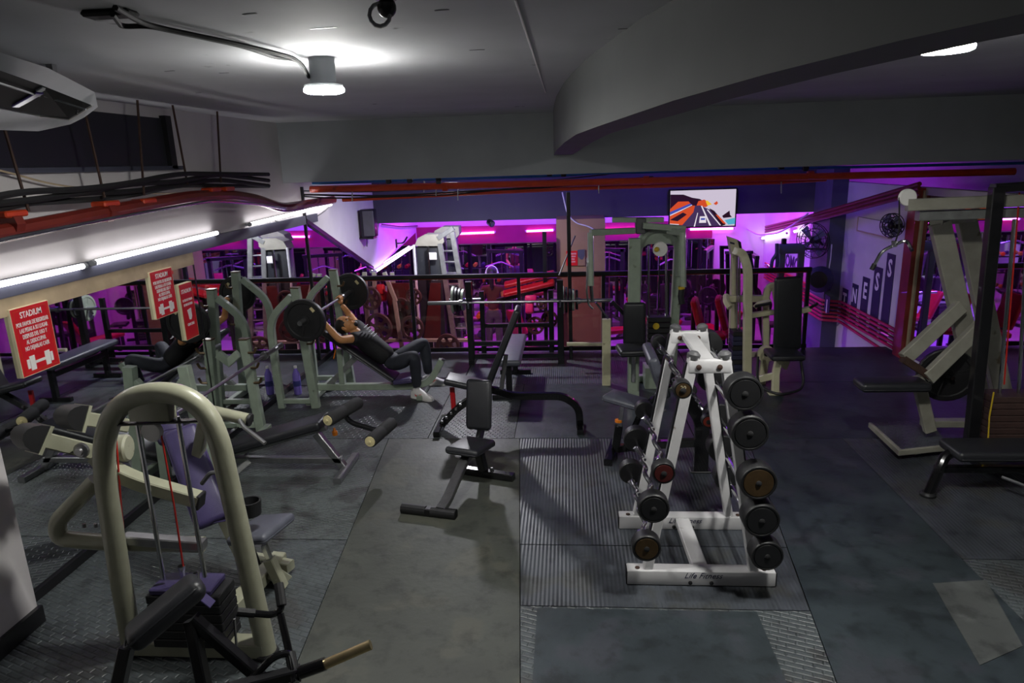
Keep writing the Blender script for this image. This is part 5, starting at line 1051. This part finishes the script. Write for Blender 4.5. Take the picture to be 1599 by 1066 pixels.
    for a, d in ((aN, V((.86, -.5, 0))), (aF, V((.95, -.1, 0)))):
        d.normalize(); z0 = .0; base = V((a.x, a.y, 0))-d*.07; s_ = V((-d.y, d.x, 0)); vs = []; prof = ((0., .03, .09), (.03, .037, .105), (.1, .036, .115), (.16, .04, .085), (.22, .043, .062), (.26, .036, .05), (.285, .018, .035))
        mb = MB()
        for (l, hw, h_) in prof: vs += [base+d*l+s_*hw+V((0, 0, .018)), base+d*l+s_*hw*.9+V((0, 0, h_*.7)), base+d*l+s_*hw*.35+V((0, 0, h_)), base+d*l-s_*hw*.35+V((0, 0, h_)), base+d*l-s_*hw*.9+V((0, 0, h_*.7)), base+d*l-s_*hw+V((0, 0, .018))]
        n = len(prof); mb.add(vs, [(i*6+j, i*6+(j+1) % 6, (i+1)*6+(j+1) % 6, (i+1)*6+j) for i in range(n-1) for j in range(6)]+[(0, 1, 2, 3, 4, 5), tuple(range(6*n-6, 6*n))])
        so = part('shoe', mb, 'shoe', t, smooth=70)
        sl_ = MB(); sl_.prism([base+d*l+s_*hw*1.08 for l, hw, h_ in prof]+[base+d*l-s_*hw*1.08 for l, hw, h_ in reversed(prof)], (0, 0, .022)); part('sole', sl_, 'offwhite', so)
        q = base+d*.12-s_*.042+V((0, 0, .045)); part('swoosh', MB().prism([q-d*.05+V((0, 0, .012)), q-d*.035-V((0, 0, .012)), q+d*.0-V((0, 0, .008)), q+d*.055+V((0, 0, .03)), q-d*.0+V((0, 0, .006)), q-d*.03+V((0, 0, .0))], -s_*.004), 'swoosh', so)
    tl = MB(); q = P(548, 535, 6.85)
    tw = part('wrist_cord', MB().tube([P(518, 525, 7.0), P(524, 545, 6.95), P(521, 560, 6.95)], .006, 6), 'knob_orange', t)
lifter()
def stander():
    Yp = 11.8; c = P(770, 470, Yp); x = c.x; z0 = ZL
    t = thing('person', 'person in maroon top and grey leggings with white headphones standing in the lower hall', 'person', V((x, Yp, z0)))
    A = lambda dx, dy, z: V((x+dx, Yp+dy, z0+z))
    J = {'pel': (A(0, 0, .92), .09), 'wai': (A(0, 0, 1.1), .08), 'ch': (A(0, .0, 1.3), .095), 'nk': (A(0, 0, 1.46), .045), 'hd': (A(.0, -.01, 1.6), .04), 'sL': (A(-.16, 0, 1.37), .05), 'eL': (A(-.2, -.03, 1.1), .038), 'wL': (A(-.1, .16, 1.0), .026), 'sR': (A(.16, 0, 1.37), .05), 'eR': (A(.2, -.03, 1.1), .038), 'wR': (A(.16, .2, 1.05), .026), 'hL': (A(-.09, 0, .88), .075), 'kL': (A(-.09, -.01, .48), .056), 'aL': (A(-.09, .02, .09), .036), 'hR': (A(.09, 0, .88), .075), 'kR': (A(.09, -.01, .48), .056), 'aR': (A(.09, .02, .09), .036)}
    E = [('pel', 'wai'), ('wai', 'ch'), ('ch', 'nk'), ('nk', 'hd'), ('ch', 'sL'), ('sL', 'eL'), ('eL', 'wL'), ('ch', 'sR'), ('sR', 'eR'), ('eR', 'wR'), ('pel', 'hL'), ('hL', 'kL'), ('kL', 'aL'), ('pel', 'hR'), ('hR', 'kR'), ('kR', 'aR')]
    b = skin(J, E); M = head(b, A(0, 0, 1.6), (0, 0, 1), (.3, 1, 0))
    for s, w_ in ((-1, A(-.1, .16, 1.0)), (1, A(.16, .2, 1.05))):
        d = V((.1 if s < 0 else -.05, 1, 0)).normalized(); b.ell(w_+d*.05, (.03, .045, .018))
        for k in range(4): b.tube([w_+d*.08+V((-.025+.017*k, 0, 0)), w_+d*(.12+.004*(k in (1, 2)))+V((-.025+.017*k, 0, -.01)), w_+d*.135+V((-.025+.017*k, 0, -.035))], [.009, .0085, .007], 5)
        b.tube([w_+d*.03+V((.025*-s, 0, 0)), w_+d*.07+V((.045*-s, 0, -.005)), w_+d*.095+V((.045*-s, 0, -.02))], [.01, .009, .007], 5)
    part('body', b, 'skin', t, smooth=60)
    hr = MB(); hr.ell(A(0, -.02, 1.64), (.092, .105, .1)); hr.tube([A(0, -.1, 1.64), A(0, -.15, 1.58), A(.0, -.13, 1.42), A(.0, -.12, 1.34)], [.04, .045, .035, .012], 10); part('hair', hr, 'hair', t)
    hp2 = part('headphones', MB().tube([A(.1*math.cos(a), -.02, 1.62+.12*math.sin(a)) for a in [i*math.pi/10 for i in range(11)]], .012, 6), 'offwhite', t)
    for s in (-1, 1): part('ear_cup', MB().lathe([(.035, 0), (.04, .01), (.035, .03)], A(.085*s, -.01, 1.6), (s, 0, 0), 12), 'offwhite', hp2)
    Js = {'wai': (A(0, 0, .93), .135), 'mid': (A(0, 0, 1.15), .105), 'ch': (A(0, 0, 1.3), .13), 'nk': (A(0, 0, 1.41), .07), 'sL': (A(-.16, 0, 1.37), .064), 'uL': (A(-.18, -.01, 1.26), .056), 'sR': (A(.16, 0, 1.37), .064), 'uR': (A(.18, -.01, 1.26), .056)}
    part('top', skin(Js, [('wai', 'mid'), ('mid', 'ch'), ('ch', 'nk'), ('ch', 'sL'), ('sL', 'uL'), ('ch', 'sR'), ('sR', 'uR')]), 'maroon_top', t, smooth=60)
    Jl = {'pel': (A(0, 0, .92), .13), 'wai': (A(0, 0, 1.02), .11), 'hL': (A(-.09, 0, .86), .1), 'kL': (A(-.09, -.01, .48), .066), 'aL': (A(-.09, .02, .12), .046), 'hR': (A(.09, 0, .86), .1), 'kR': (A(.09, -.01, .48), .066), 'aR': (A(.09, .02, .12), .046)}
    part('leggings', skin(Jl, [('pel', 'wai'), ('pel', 'hL'), ('hL', 'kL'), ('kL', 'aL'), ('pel', 'hR'), ('hR', 'kR'), ('kR', 'aR')]), 'leggings', t, smooth=60)
    for s in (-1, 1): part('shoe', MB().ell(A(.09*s, .07, .045), (.045, .13, .045)), 'shoe', t)
stander()
# ================================================================== LOWER HALL
def ladder_machine():
    Y0 = 10.0; m = 'galv'
    t = thing('cable_tower', 'grey cable tower with dark shrouds and slanted ladder frame', 'gym machine', (P(690, 480, Y0).x, Y0, ZL))
    for (x0, x1, y0, Y) in ((647, 692, 384, Y0), (674, 716, 372, Y0+.45)):
        a, b = P(x0+4, y0, Y), P(x1-2, y0, Y); part('shroud', MB().rbox((b.x-a.x, .2, a.z-ZL), Matrix.Translation(((a.x+b.x)/2, Y, (a.z+ZL)/2)), .02, 2), 'dark_pane', t)
        c = [P(x0, y0, Y-.13), P(x0+5, y0-12, Y-.13), P(x0+16, y0-18, Y-.13), P(x1, y0-18, Y-.13), P(x1+1, y0-6, Y-.13), P(x1-4, y0, Y-.13)]; part('shroud_cap', MB().prism(c, (0, .26, 0)), 'weathered', t)
        part('rod', MB().tube([P(x0-1, y0-2, Y-.15), V((P(x0-1, y0, Y-.15).x, Y-.15, ZL))], .02, 8), 'cable_white', t); part('rod', MB().tube([P(x0+21, y0, Y-.18), V((P(x0+22, y0, Y-.18).x, Y-.18, ZL))], .02, 8), 'chrome', t)
    part('stack_badge', MB().rbox((.11, .02, .11), Matrix.Translation(P(676, 400, Y0-.16)), .01, 1), 'offwhite', t)
    for (a, b) in (((687, 380), (712, 545)), ((706, 362), (738, 545))):
        p, q = P(*a, Y0-.1), P(*b, Y0-.1); d = q-p; q2 = p+d*((ZL-p.z)/d.z); part('ladder_post', MB().bar([p, q2], .075, .06, up=(0, 1, 0)), m, t)
    for k in range(9): y = 392+17*k; part('rung', MB().tube([P(688+2.55*k*1.02, y, Y0-.1), P(710+2.9*k, y, Y0-.1)], .018, 7), 'chrome', t)
    part('top_arm', MB().bar([P(684, 372, Y0-.1), P(708, 356, Y0-.1)], .07, .07), m, t)
ladder_machine()
def holed_plate(px, py, Y, r, label, par=None):
    c = P(px, py, Y); o = thing('weight_plate', label, 'weight plate', c-V((0, 0, r)), 'plates with grip holes in the lower hall')
    ax = V((.25, 1, 0)).normalized(); u = V((1, 0, 0)); u = (u-ax*u.dot(ax)).normalized(); v = ax.cross(u); n = 40
    # disc with five real holes: ring, hub and webs
    mb = MB(); mb.lathe([(r*.74, -.014), (r*.76, -.02), (r*.97, -.02), (r, -.012), (r, .012), (r*.97, .02), (r*.76, .02), (r*.74, .014), (r*.74, -.014)], c, ax, 30); mb.f = mb.f[:-2]; part('rim', mb, 'brown_rubber', o)
    part('hub', MB().lathe([(r*.36, -.012), (r*.36, .012)], c, ax, 20), 'brown_rubber', o); part('hub_ring', MB().lathe([(r*.14, -.022), (r*.14, .022)], c, ax, 14), 'bronze', o)
    for k in range(6):
        a = 2*math.pi*k/6+.3; d = u*math.cos(a)+v*math.sin(a); e = u*-math.sin(a)+v*math.cos(a)
        part('web', MB().prism([c+d*r*.33-e*r*.13-ax*.01, c+d*r*.52-e*r*.075-ax*.01, c+d*r*.76-e*r*.2-ax*.01, c+d*r*.76+e*r*.2-ax*.01, c+d*r*.52+e*r*.075-ax*.01, c+d*r*.33+e*r*.13-ax*.01], ax*.02), 'brown_rubber', o)
    return c, ax
def plate_machine():
    Y0 = 9.7; m = 'cream'
    t = thing('plate_loaded_machine', 'cream plate loaded machine with red pads past the balustrade', 'gym machine', (P(610, 500, Y0).x, Y0, ZL))
    for (a, b, Y) in (((569, 425), (577, 540), Y0), ((584, 425), (590, 540), Y0+.25), ((600, 425), (618, 470), Y0), ((616, 468), (628, 545), Y0), ((612, 425), (618, 470), Y0+.3)):
        part('post', MB().bar([P(*a, Y), P(*b, Y)], .06, .05, up=(0, 1, 0)), m, t)
    for x in (577, 628): p = P(x, 540, Y0); part('leg', MB().bar([p, V((p.x, Y0, ZL))], .06, .05, up=(0, 1, 0)), m, t)
    part('base_bar', MB().bar([V((P(565, 540, Y0).x, Y0, ZL+.05)), V((P(735, 540, Y0).x, Y0, ZL+.05))], .08, .08), m, t); part('mid_bar', MB().bar([P(600, 531, Y0), P(735, 531, Y0)], .05, .05), m, t)
    for (px, py) in ((594, 452), (598, 462)): pad('red_pad', P(px, py, Y0+.2), (1, 0, 0), (0, .3, 1), (.12, .16, .06), 'vinyl_red', t)
    part('shield', MB().prism([P(604, 442, Y0+.1), P(640, 442, Y0+.1), P(640, 526, Y0+.1), P(608, 526, Y0+.1)], (0, .03, 0)), 'redrim', t); part('shield', MB().prism([P(672, 442, Y0+.1), P(688, 442, Y0+.1), P(688, 528, Y0+.1), P(662, 528, Y0+.1)], (0, .03, 0)), 'redrim', t)
    for i, (px, py, r, dy) in enumerate(((579, 466, .17, -.1), (592, 511, .215, -.1), (646, 463, .125, -.1), (627, 482, .165, .05), (644, 512, .185, -.12), (700, 540, .185, -.16))):
        pc, ax = holed_plate(px, py, Y0+dy, r, ('brown plate with grip holes beside the red pads', 'large brown plate low on the cream post', 'small brown plate on the machine peg', 'brown plate behind the thin cream post', 'brown plate in front of the red shield', 'brown plate by the foot of the slanted ladder')[i])
        part('peg', MB().tube([pc-ax*.05, V((pc.x, Y0+.12, pc.z))], .02, 8), 'chrome', t)
plate_machine()
def red_press():
    Y0 = 10.3
    t = thing('red_leg_press', 'dark leg press with long red pads and pink headrest', 'gym machine', (P(820, 480, Y0).x, Y0, ZL))
    a, b = P(786, 459, Y0), P(866, 440, Y0); d = b-a
    for k, dz in enumerate((0., .1)): pad('long_pad', (a+b)/2+V((0, .2*k, dz)), d, (0, 1, .3), (d.length, .16, .07), 'vinyl_red', t)
    pad('headrest', P(829, 466, Y0-.25), (1, 0, 0), (0, .4, 1), (.17, .1, .06), 'vinyl_pink', t); pad('headrest', P(827, 480, Y0-.25), (1, 0, 0), (0, .4, 1), (.12, .18, .06), 'vinyl_pink', t)
    part('frame_beam', MB().bar([a-V((.1, 0, .1)), b-V((0, 0, .06))], .06, .07), 'black_metal', t)
    for p in (a-V((0, 0, .08)), b-V((.05, 0, .08)), (a+b)/2-V((0, 0, .08))): part('leg', MB().bar([p, V((p.x, Y0, ZL))], .06, .06, up=(0, 1, 0)), 'black_metal', t)
    part('base', MB().bar([V((a.x, Y0, ZL+.04)), V((b.x+.1, Y0, ZL+.04))], .08, .07), 'weathered', t)
    p = P(850, 392, Y0); part('tall_post', MB().bar([V((p.x, Y0, ZL)), P(850, 362, Y0)], .06, .06), 'black_metal', t)
    for i, (px, py, r) in enumerate(((846, 474, .085), (836, 508, .135), (858, 498, .13))):
        pc, ax = holed_plate(px, py, Y0-.35+.12*i, r, ('small brown plate under the long red pads', 'brown holed plate near the flat bench', 'brown plate leaning behind another plate')[i]); part('peg', MB().tube([pc, V((pc.x, Y0, pc.z))], .02, 7), 'chrome', t)
red_press()
def red_seat(px, py, Y, label):
    c = P(px, py, Y); t = thing('red_seat_machine', label, 'gym machine', (c.x, Y, ZL), 'machines with red seats in the lower hall')
    pad('backrest', c, (.28, 0, -1), (.3, 1, 0), (.5, .3, .09), 'vinyl_red', t); pad('seat', c+V((.2, -.05, -.3)), (1, 0, .1), (0, 1, 0), (.34, .32, .08), 'vinyl_red', t)
    part('frame_post', MB().bar([V((c.x-.02, Y+.15, ZL)), c+V((-.05, .12, .2))], .06, .06, up=(0, 1, 0)), 'black_metal', t); part('seat_post', MB().bar([V((c.x+.2, Y, ZL)), c+V((.2, 0, -.33))], .06, .06), 'black_metal', t); part('base', MB().bar([V((c.x-.1, Y+.1, ZL+.04)), V((c.x+.5, Y, ZL+.04))], .07, .07), 'black_metal', t)
    part('stack', MB().rbox((.16, .2, .4), Matrix.Translation((c.x+.32, Y+.35, ZL+.25)), .01, 1), 'rubber', t)
    return t
red_seat(1090, 492, 9.9, 'red padded seat machine just past the balustrade'); red_seat(1127, 488, 10.35, 'red padded seat machine beside the ivory press')
def smith():
    Y0 = 11.0; t = thing('smith_machine', 'black smith machine frame in front of the magenta wall', 'gym machine', (P(1180, 450, Y0).x, Y0, ZL))
    for (a, b, Y) in (((1127, 386), (1128, 480), Y0), ((1170, 395), (1184, 480), Y0), ((1136, 395), (1137, 480), Y0+.5)):
        p, q = P(*a, Y), P(*b, Y); part('post', MB().bar([p, q+(q-p)*((ZL-q.z)/(q.z-p.z))], .06, .06, up=(0, 1, 0)), 'black_metal', t)
    part('top_bar', MB().bar([P(1124, 386, Y0), P(1142, 386, Y0)], .06, .05), 'black_metal', t); part('top_bar', MB().bar([P(1134, 394, Y0+.5), P(1174, 394, Y0)], .06, .05), 'black_metal', t)
    part('smith_bar', MB().tube([P(1120, 462, Y0-.1), P(1190, 462, Y0-.1)], .018, 8), 'chrome', t); part('base', MB().bar([V((P(1127, 450, Y0).x, Y0, ZL+.04)), V((P(1186, 450, Y0).x, Y0, ZL+.04))], .08, .07), 'black_metal', t)
smith()
def cable_rack():
    Y0 = 9.9; t = thing('cable_rack', 'dark multi grip cable rack behind the ivory press', 'gym machine', (P(1230, 450, Y0).x, Y0, ZL))
    for px in (1222, 1252): p = P(px, 385, Y0); part('post', MB().bar([V((p.x, Y0, ZL)), p], .08, .07), 'slate_col', t)
    part('head_box', MB().rbox((.34, .16, .13), Matrix.Translation(P(1234, 388, Y0)), .02, 2), 'slate_col', t); part('top_peg', MB().rbox((.06, .06, .12), Matrix.Translation(P(1224, 379, Y0)), .01, 1), 'black_metal', t); part('side_arm', MB().bar([P(1244, 388, Y0), P(1288, 389, Y0+.3)], .04, .03), 'black_metal', t)
    g = part('purple_handle', MB().tube([P(1213, 380, Y0-.1), P(1213, 396, Y0-.1), P(1206, 406, Y0-.1), P(1203, 424, Y0-.1)], .025, 8, .03), 'vinyl_purple', t); part('purple_handle', MB().tube([P(1213, 396, Y0-.1), P(1214, 408, Y0-.1), P(1212, 426, Y0-.1)], .025, 8, .03), 'vinyl_purple', t)
    part('base', MB().bar([V((P(1215, 450, Y0).x, Y0, ZL+.04)), V((P(1258, 450, Y0).x, Y0, ZL+.04))], .1, .07), 'black_metal', t)
cable_rack()
# rows of smaller machines deeper in the hall
def bench_low(c, rz, m, label, grp):
    t = thing('padded_bench', label, 'bench', (0, 0, 0), grp)
    pad('pad', V((0, 0, .45)), (1, 0, .0), (0, 1, 0), (.75, .28, .08), m, t); pad('back_pad', V((-.5, 0, .66)), (-.55, 0, 1), (0, 1, 0), (.55, .28, .08), m, t)
    for x in (-.3, .3): part('leg', MB().bar([V((x, 0, 0)), V((x, 0, .42))], .06, .06), 'black_metal', t); part('foot_bar', MB().bar([V((x, -.22, .025)), V((x, .22, .025))], .05, .05), 'black_metal', t)
    part('beam', MB().bar([V((-.3, 0, .3)), V((.3, 0, .3))], .05, .05), 'black_metal', t); t.location = c; t.rotation_euler = (0, 0, rz); return t
b1 = bench_low(V((.95, 12.3, ZL)), .3, 'vinyl_red', 'red padded bench behind the pec fly machine', 'padded benches of the lower hall')
dup(b1, (1.75, 12.9, ZL), -.4, 'red padded bench farther back near the far mirror'); dup(b1, (-.75, 12.6, ZL), 1.2, 'red padded bench beyond the standing person'); dup(b1, (2.6, 12.2, ZL), 1.9, 'red padded bench below the television')
def tower(label, m='black_metal'):
    t = thing('multi_gym', label, 'gym machine', (0, 0, 0), 'dark machines along the far mirror')
    for x in (-.35, .35): part('post', MB().bar([V((x, 0, 0)), V((x, .0, 1.75))], .07, .07), m, t); part('foot', MB().bar([V((x, -.35, .03)), V((x, .3, .03))], .07, .06), m, t)
    part('top_bar', MB().bar([V((-.4, 0, 1.72)), V((.4, 0, 1.72))], .07, .07), m, t); part('grip_bar', MB().tube([V((-.3, -.3, 1.45)), V((0, -.25, 1.55)), V((.3, -.3, 1.45))], .016, 7, .06), 'chrome', t)
    for k in range(7): part('weight', MB().rbox((.3, .16, .055), Matrix.Translation((0, .05, .12+.06*k)), .004, 1), 'rubber', t)
    for x in (-.1, .1): part('guide_rod', MB().tube([V((x, .05, .08)), V((x, .05, 1.7))], .012, 7), 'chrome', t)
    pad('seat', V((0, -.35, .45)), (1, 0, 0), (0, 1, 0), (.3, .32, .07), 'vinyl', t); pad('backrest', V((0, -.12, .8)), (1, 0, 0), (0, .15, 1), (.26, .5, .07), 'vinyl', t); part('seat_post', MB().bar([V((0, -.35, 0)), V((0, -.35, .42))], .06, .06), m, t)
    for s in (-1, 1): plate('disc', V((.46*s, -.1, .9)), (1, 0, 0), .18, .04, 'rubber', t); part('peg', MB().tube([V((.35*s, -.1, .9)), V((.52*s, -.1, .9))], .02, 7), 'chrome', t); part('peg_arm', MB().bar([V((.36*s, 0, .9)), V((.36*s, -.14, .9))], .05, .05), m, t)
    return t
tw = tower('dark weight machine at the left end of the far mirror'); tw.location = (-2.45, 13.6, ZL); tw.rotation_euler = (0, 0, .5)
for i, (x, y, r) in enumerate(((-1.25, 13.9, -.3), (.75, 13.8, 2.8), (1.9, 13.75, .4), (2.7, 13.5, 1.2), (3.3, 12.6, 1.5))):
    dup(tw, (x, y, ZL), r, ('dark weight machine behind the standing person', 'dark weight machine behind the brown column', 'dark weight machine behind the red benches', 'dark weight machine under the television tube', 'dark weight machine against the magenta right wall')[i])
# dumbbell shelf with coloured hand weights beyond the person
t = thing('dumbbell_shelf', 'black tiered dumbbell shelf beyond the ladder frame', 'rack', (-2.0, 12.4, ZL))
for x in (-2.5, -1.55): part('side_frame', MB().bar([V((x, 12.55, ZL)), V((x, 12.4, ZL+1.1))], .06, .06), 'black_metal', t)
for k in range(3): part('shelf', MB().rbox((1.0, .2, .03), Matrix.Translation((-2.02, 12.5-.05*k, ZL+.3+.36*k)) @ Matrix.Rotation(.2, 4, 'X'), .005, 1), 'black_metal', t)
for k in range(3):
    for j in range(5):
        c = V((-2.4+.19*j, 12.48-.05*k, ZL+.375+.36*k)); m = ('knob_orange', 'rubber', 'vinyl_red', 'amber', 'vinyl_purple')[(j+k) % 5]; cn = ('orange', 'black', 'red', 'yellow', 'purple')[(j+k) % 5]
        d = thing('dumbbell', '%s hand weight on the %s tier of the black shelf' % (cn, ('lowest', 'middle', 'top')[k]), 'dumbbell', c-V((0, 0, .05)), 'hand weights on the black shelf')
        part('handle', MB().tube([c-V((0, .08, 0)), c+V((0, .08, 0))], .014, 8), 'chrome', d)
        for s in (-1, 1): part('head', MB().lathe([(.03, -.03), (.048, -.025), (.048, .025), (.03, .03)], c+V((0, .09*s, 0)), (0, 1, 0), 6), m, d, smooth=0)
# black pole and slanted struts in front of the column
single('steel_pole', MB().bar([V((P(889, 300, 8.35).x, 8.35, 0)), P(887, 300, 8.35)], .045, .045, up=(0, 1, 0)), 'black_metal', 'thin black pole rising past the handrail before the brown column', 'pole')
single('slanted_cable', MB().tube([P(898, 368, 8.5), P(873, 430, 8.2)], .01, 6), 'steel', 'taut slanted steel cable tied to the press stand', 'cable')
pipe('pillar_cable', [P(x, y, 10.46) for x, y in ((878, 300), (886, 335), (900, 349), (918, 353), (930, 360))], .01, 'cable_white', 'white cable drooping across the brown column top', 'cable', None, .1, 6)

# small fittings of the right wall, column and far beam
pa, pb = W(1346, 336, XR), W(1400, 378, XR)
t = thing('wall_panel', 'pale shallow panel box on the right wall above the letter stripes', 'panel', V((XR, (pa.y+pb.y)/2, pb.z)))
part('panel_box', MB().box((XR-.05, pb.y+.12, pb.z+.05), (XR, pa.y, pa.z-.02)), 'white_wall', t); part('panel_edge', MB().box((XR-.055, pa.y-.02, pb.z+.05), (XR-.05, pa.y, pa.z-.02)), 'tan_strip', t); part('panel_edge', MB().box((XR-.055, pb.y+.12, pb.z+.03), (XR, pa.y, pb.z+.05)), 'tan_strip', t)
c = W(1316, 383, XR-.22); t = thing('switch_box', 'narrow grey switch box on the slate column', 'switch', V((XR-.22, 10.44, c.z-.12)))
part('box', MB().box((XR-.24, 10.41, c.z-.12), (XR-.22, 10.49, c.z+.12)), 'cable_grey', t); part('rocker', MB().box((XR-.246, 10.43, c.z-.03), (XR-.24, 10.47, c.z+.03)), 'offwhite', t)
c = W(1281, 401, XR); t = thing('wall_notice', 'small red notice on the right wall beside the column', 'sign', c-V((0, 0, .15)))
part('board', MB().box((XR-.012, c.y-.1, c.z-.15), (XR, c.y+.1, c.z+.15)), 'sign_red', t); part('print', MB().box((XR-.014, c.y-.06, c.z-.02), (XR-.012, c.y+.06, c.z+.08)), 'offwhite', t)
c = P(766, 348, 11.2); t = thing('spot_light', 'small dark spotlight clamped under the far beam', 'lamp', c)
part('housing', MB().lathe([(.03, -.06), (.05, -.05), (.055, .05), (.045, .06)], c, (.6, -.7, -.3), 14), 'black_metal', t); part('lens', MB().lathe([(.04, .061), (.03, .058)], c, (.6, -.7, -.3), 14), 'slate_col', t); part('yoke', MB().bar([c, V((c.x, 11.25, 1.5)), V((c.x, 11.35, 1.5))], .03, .02), 'black_metal', t)
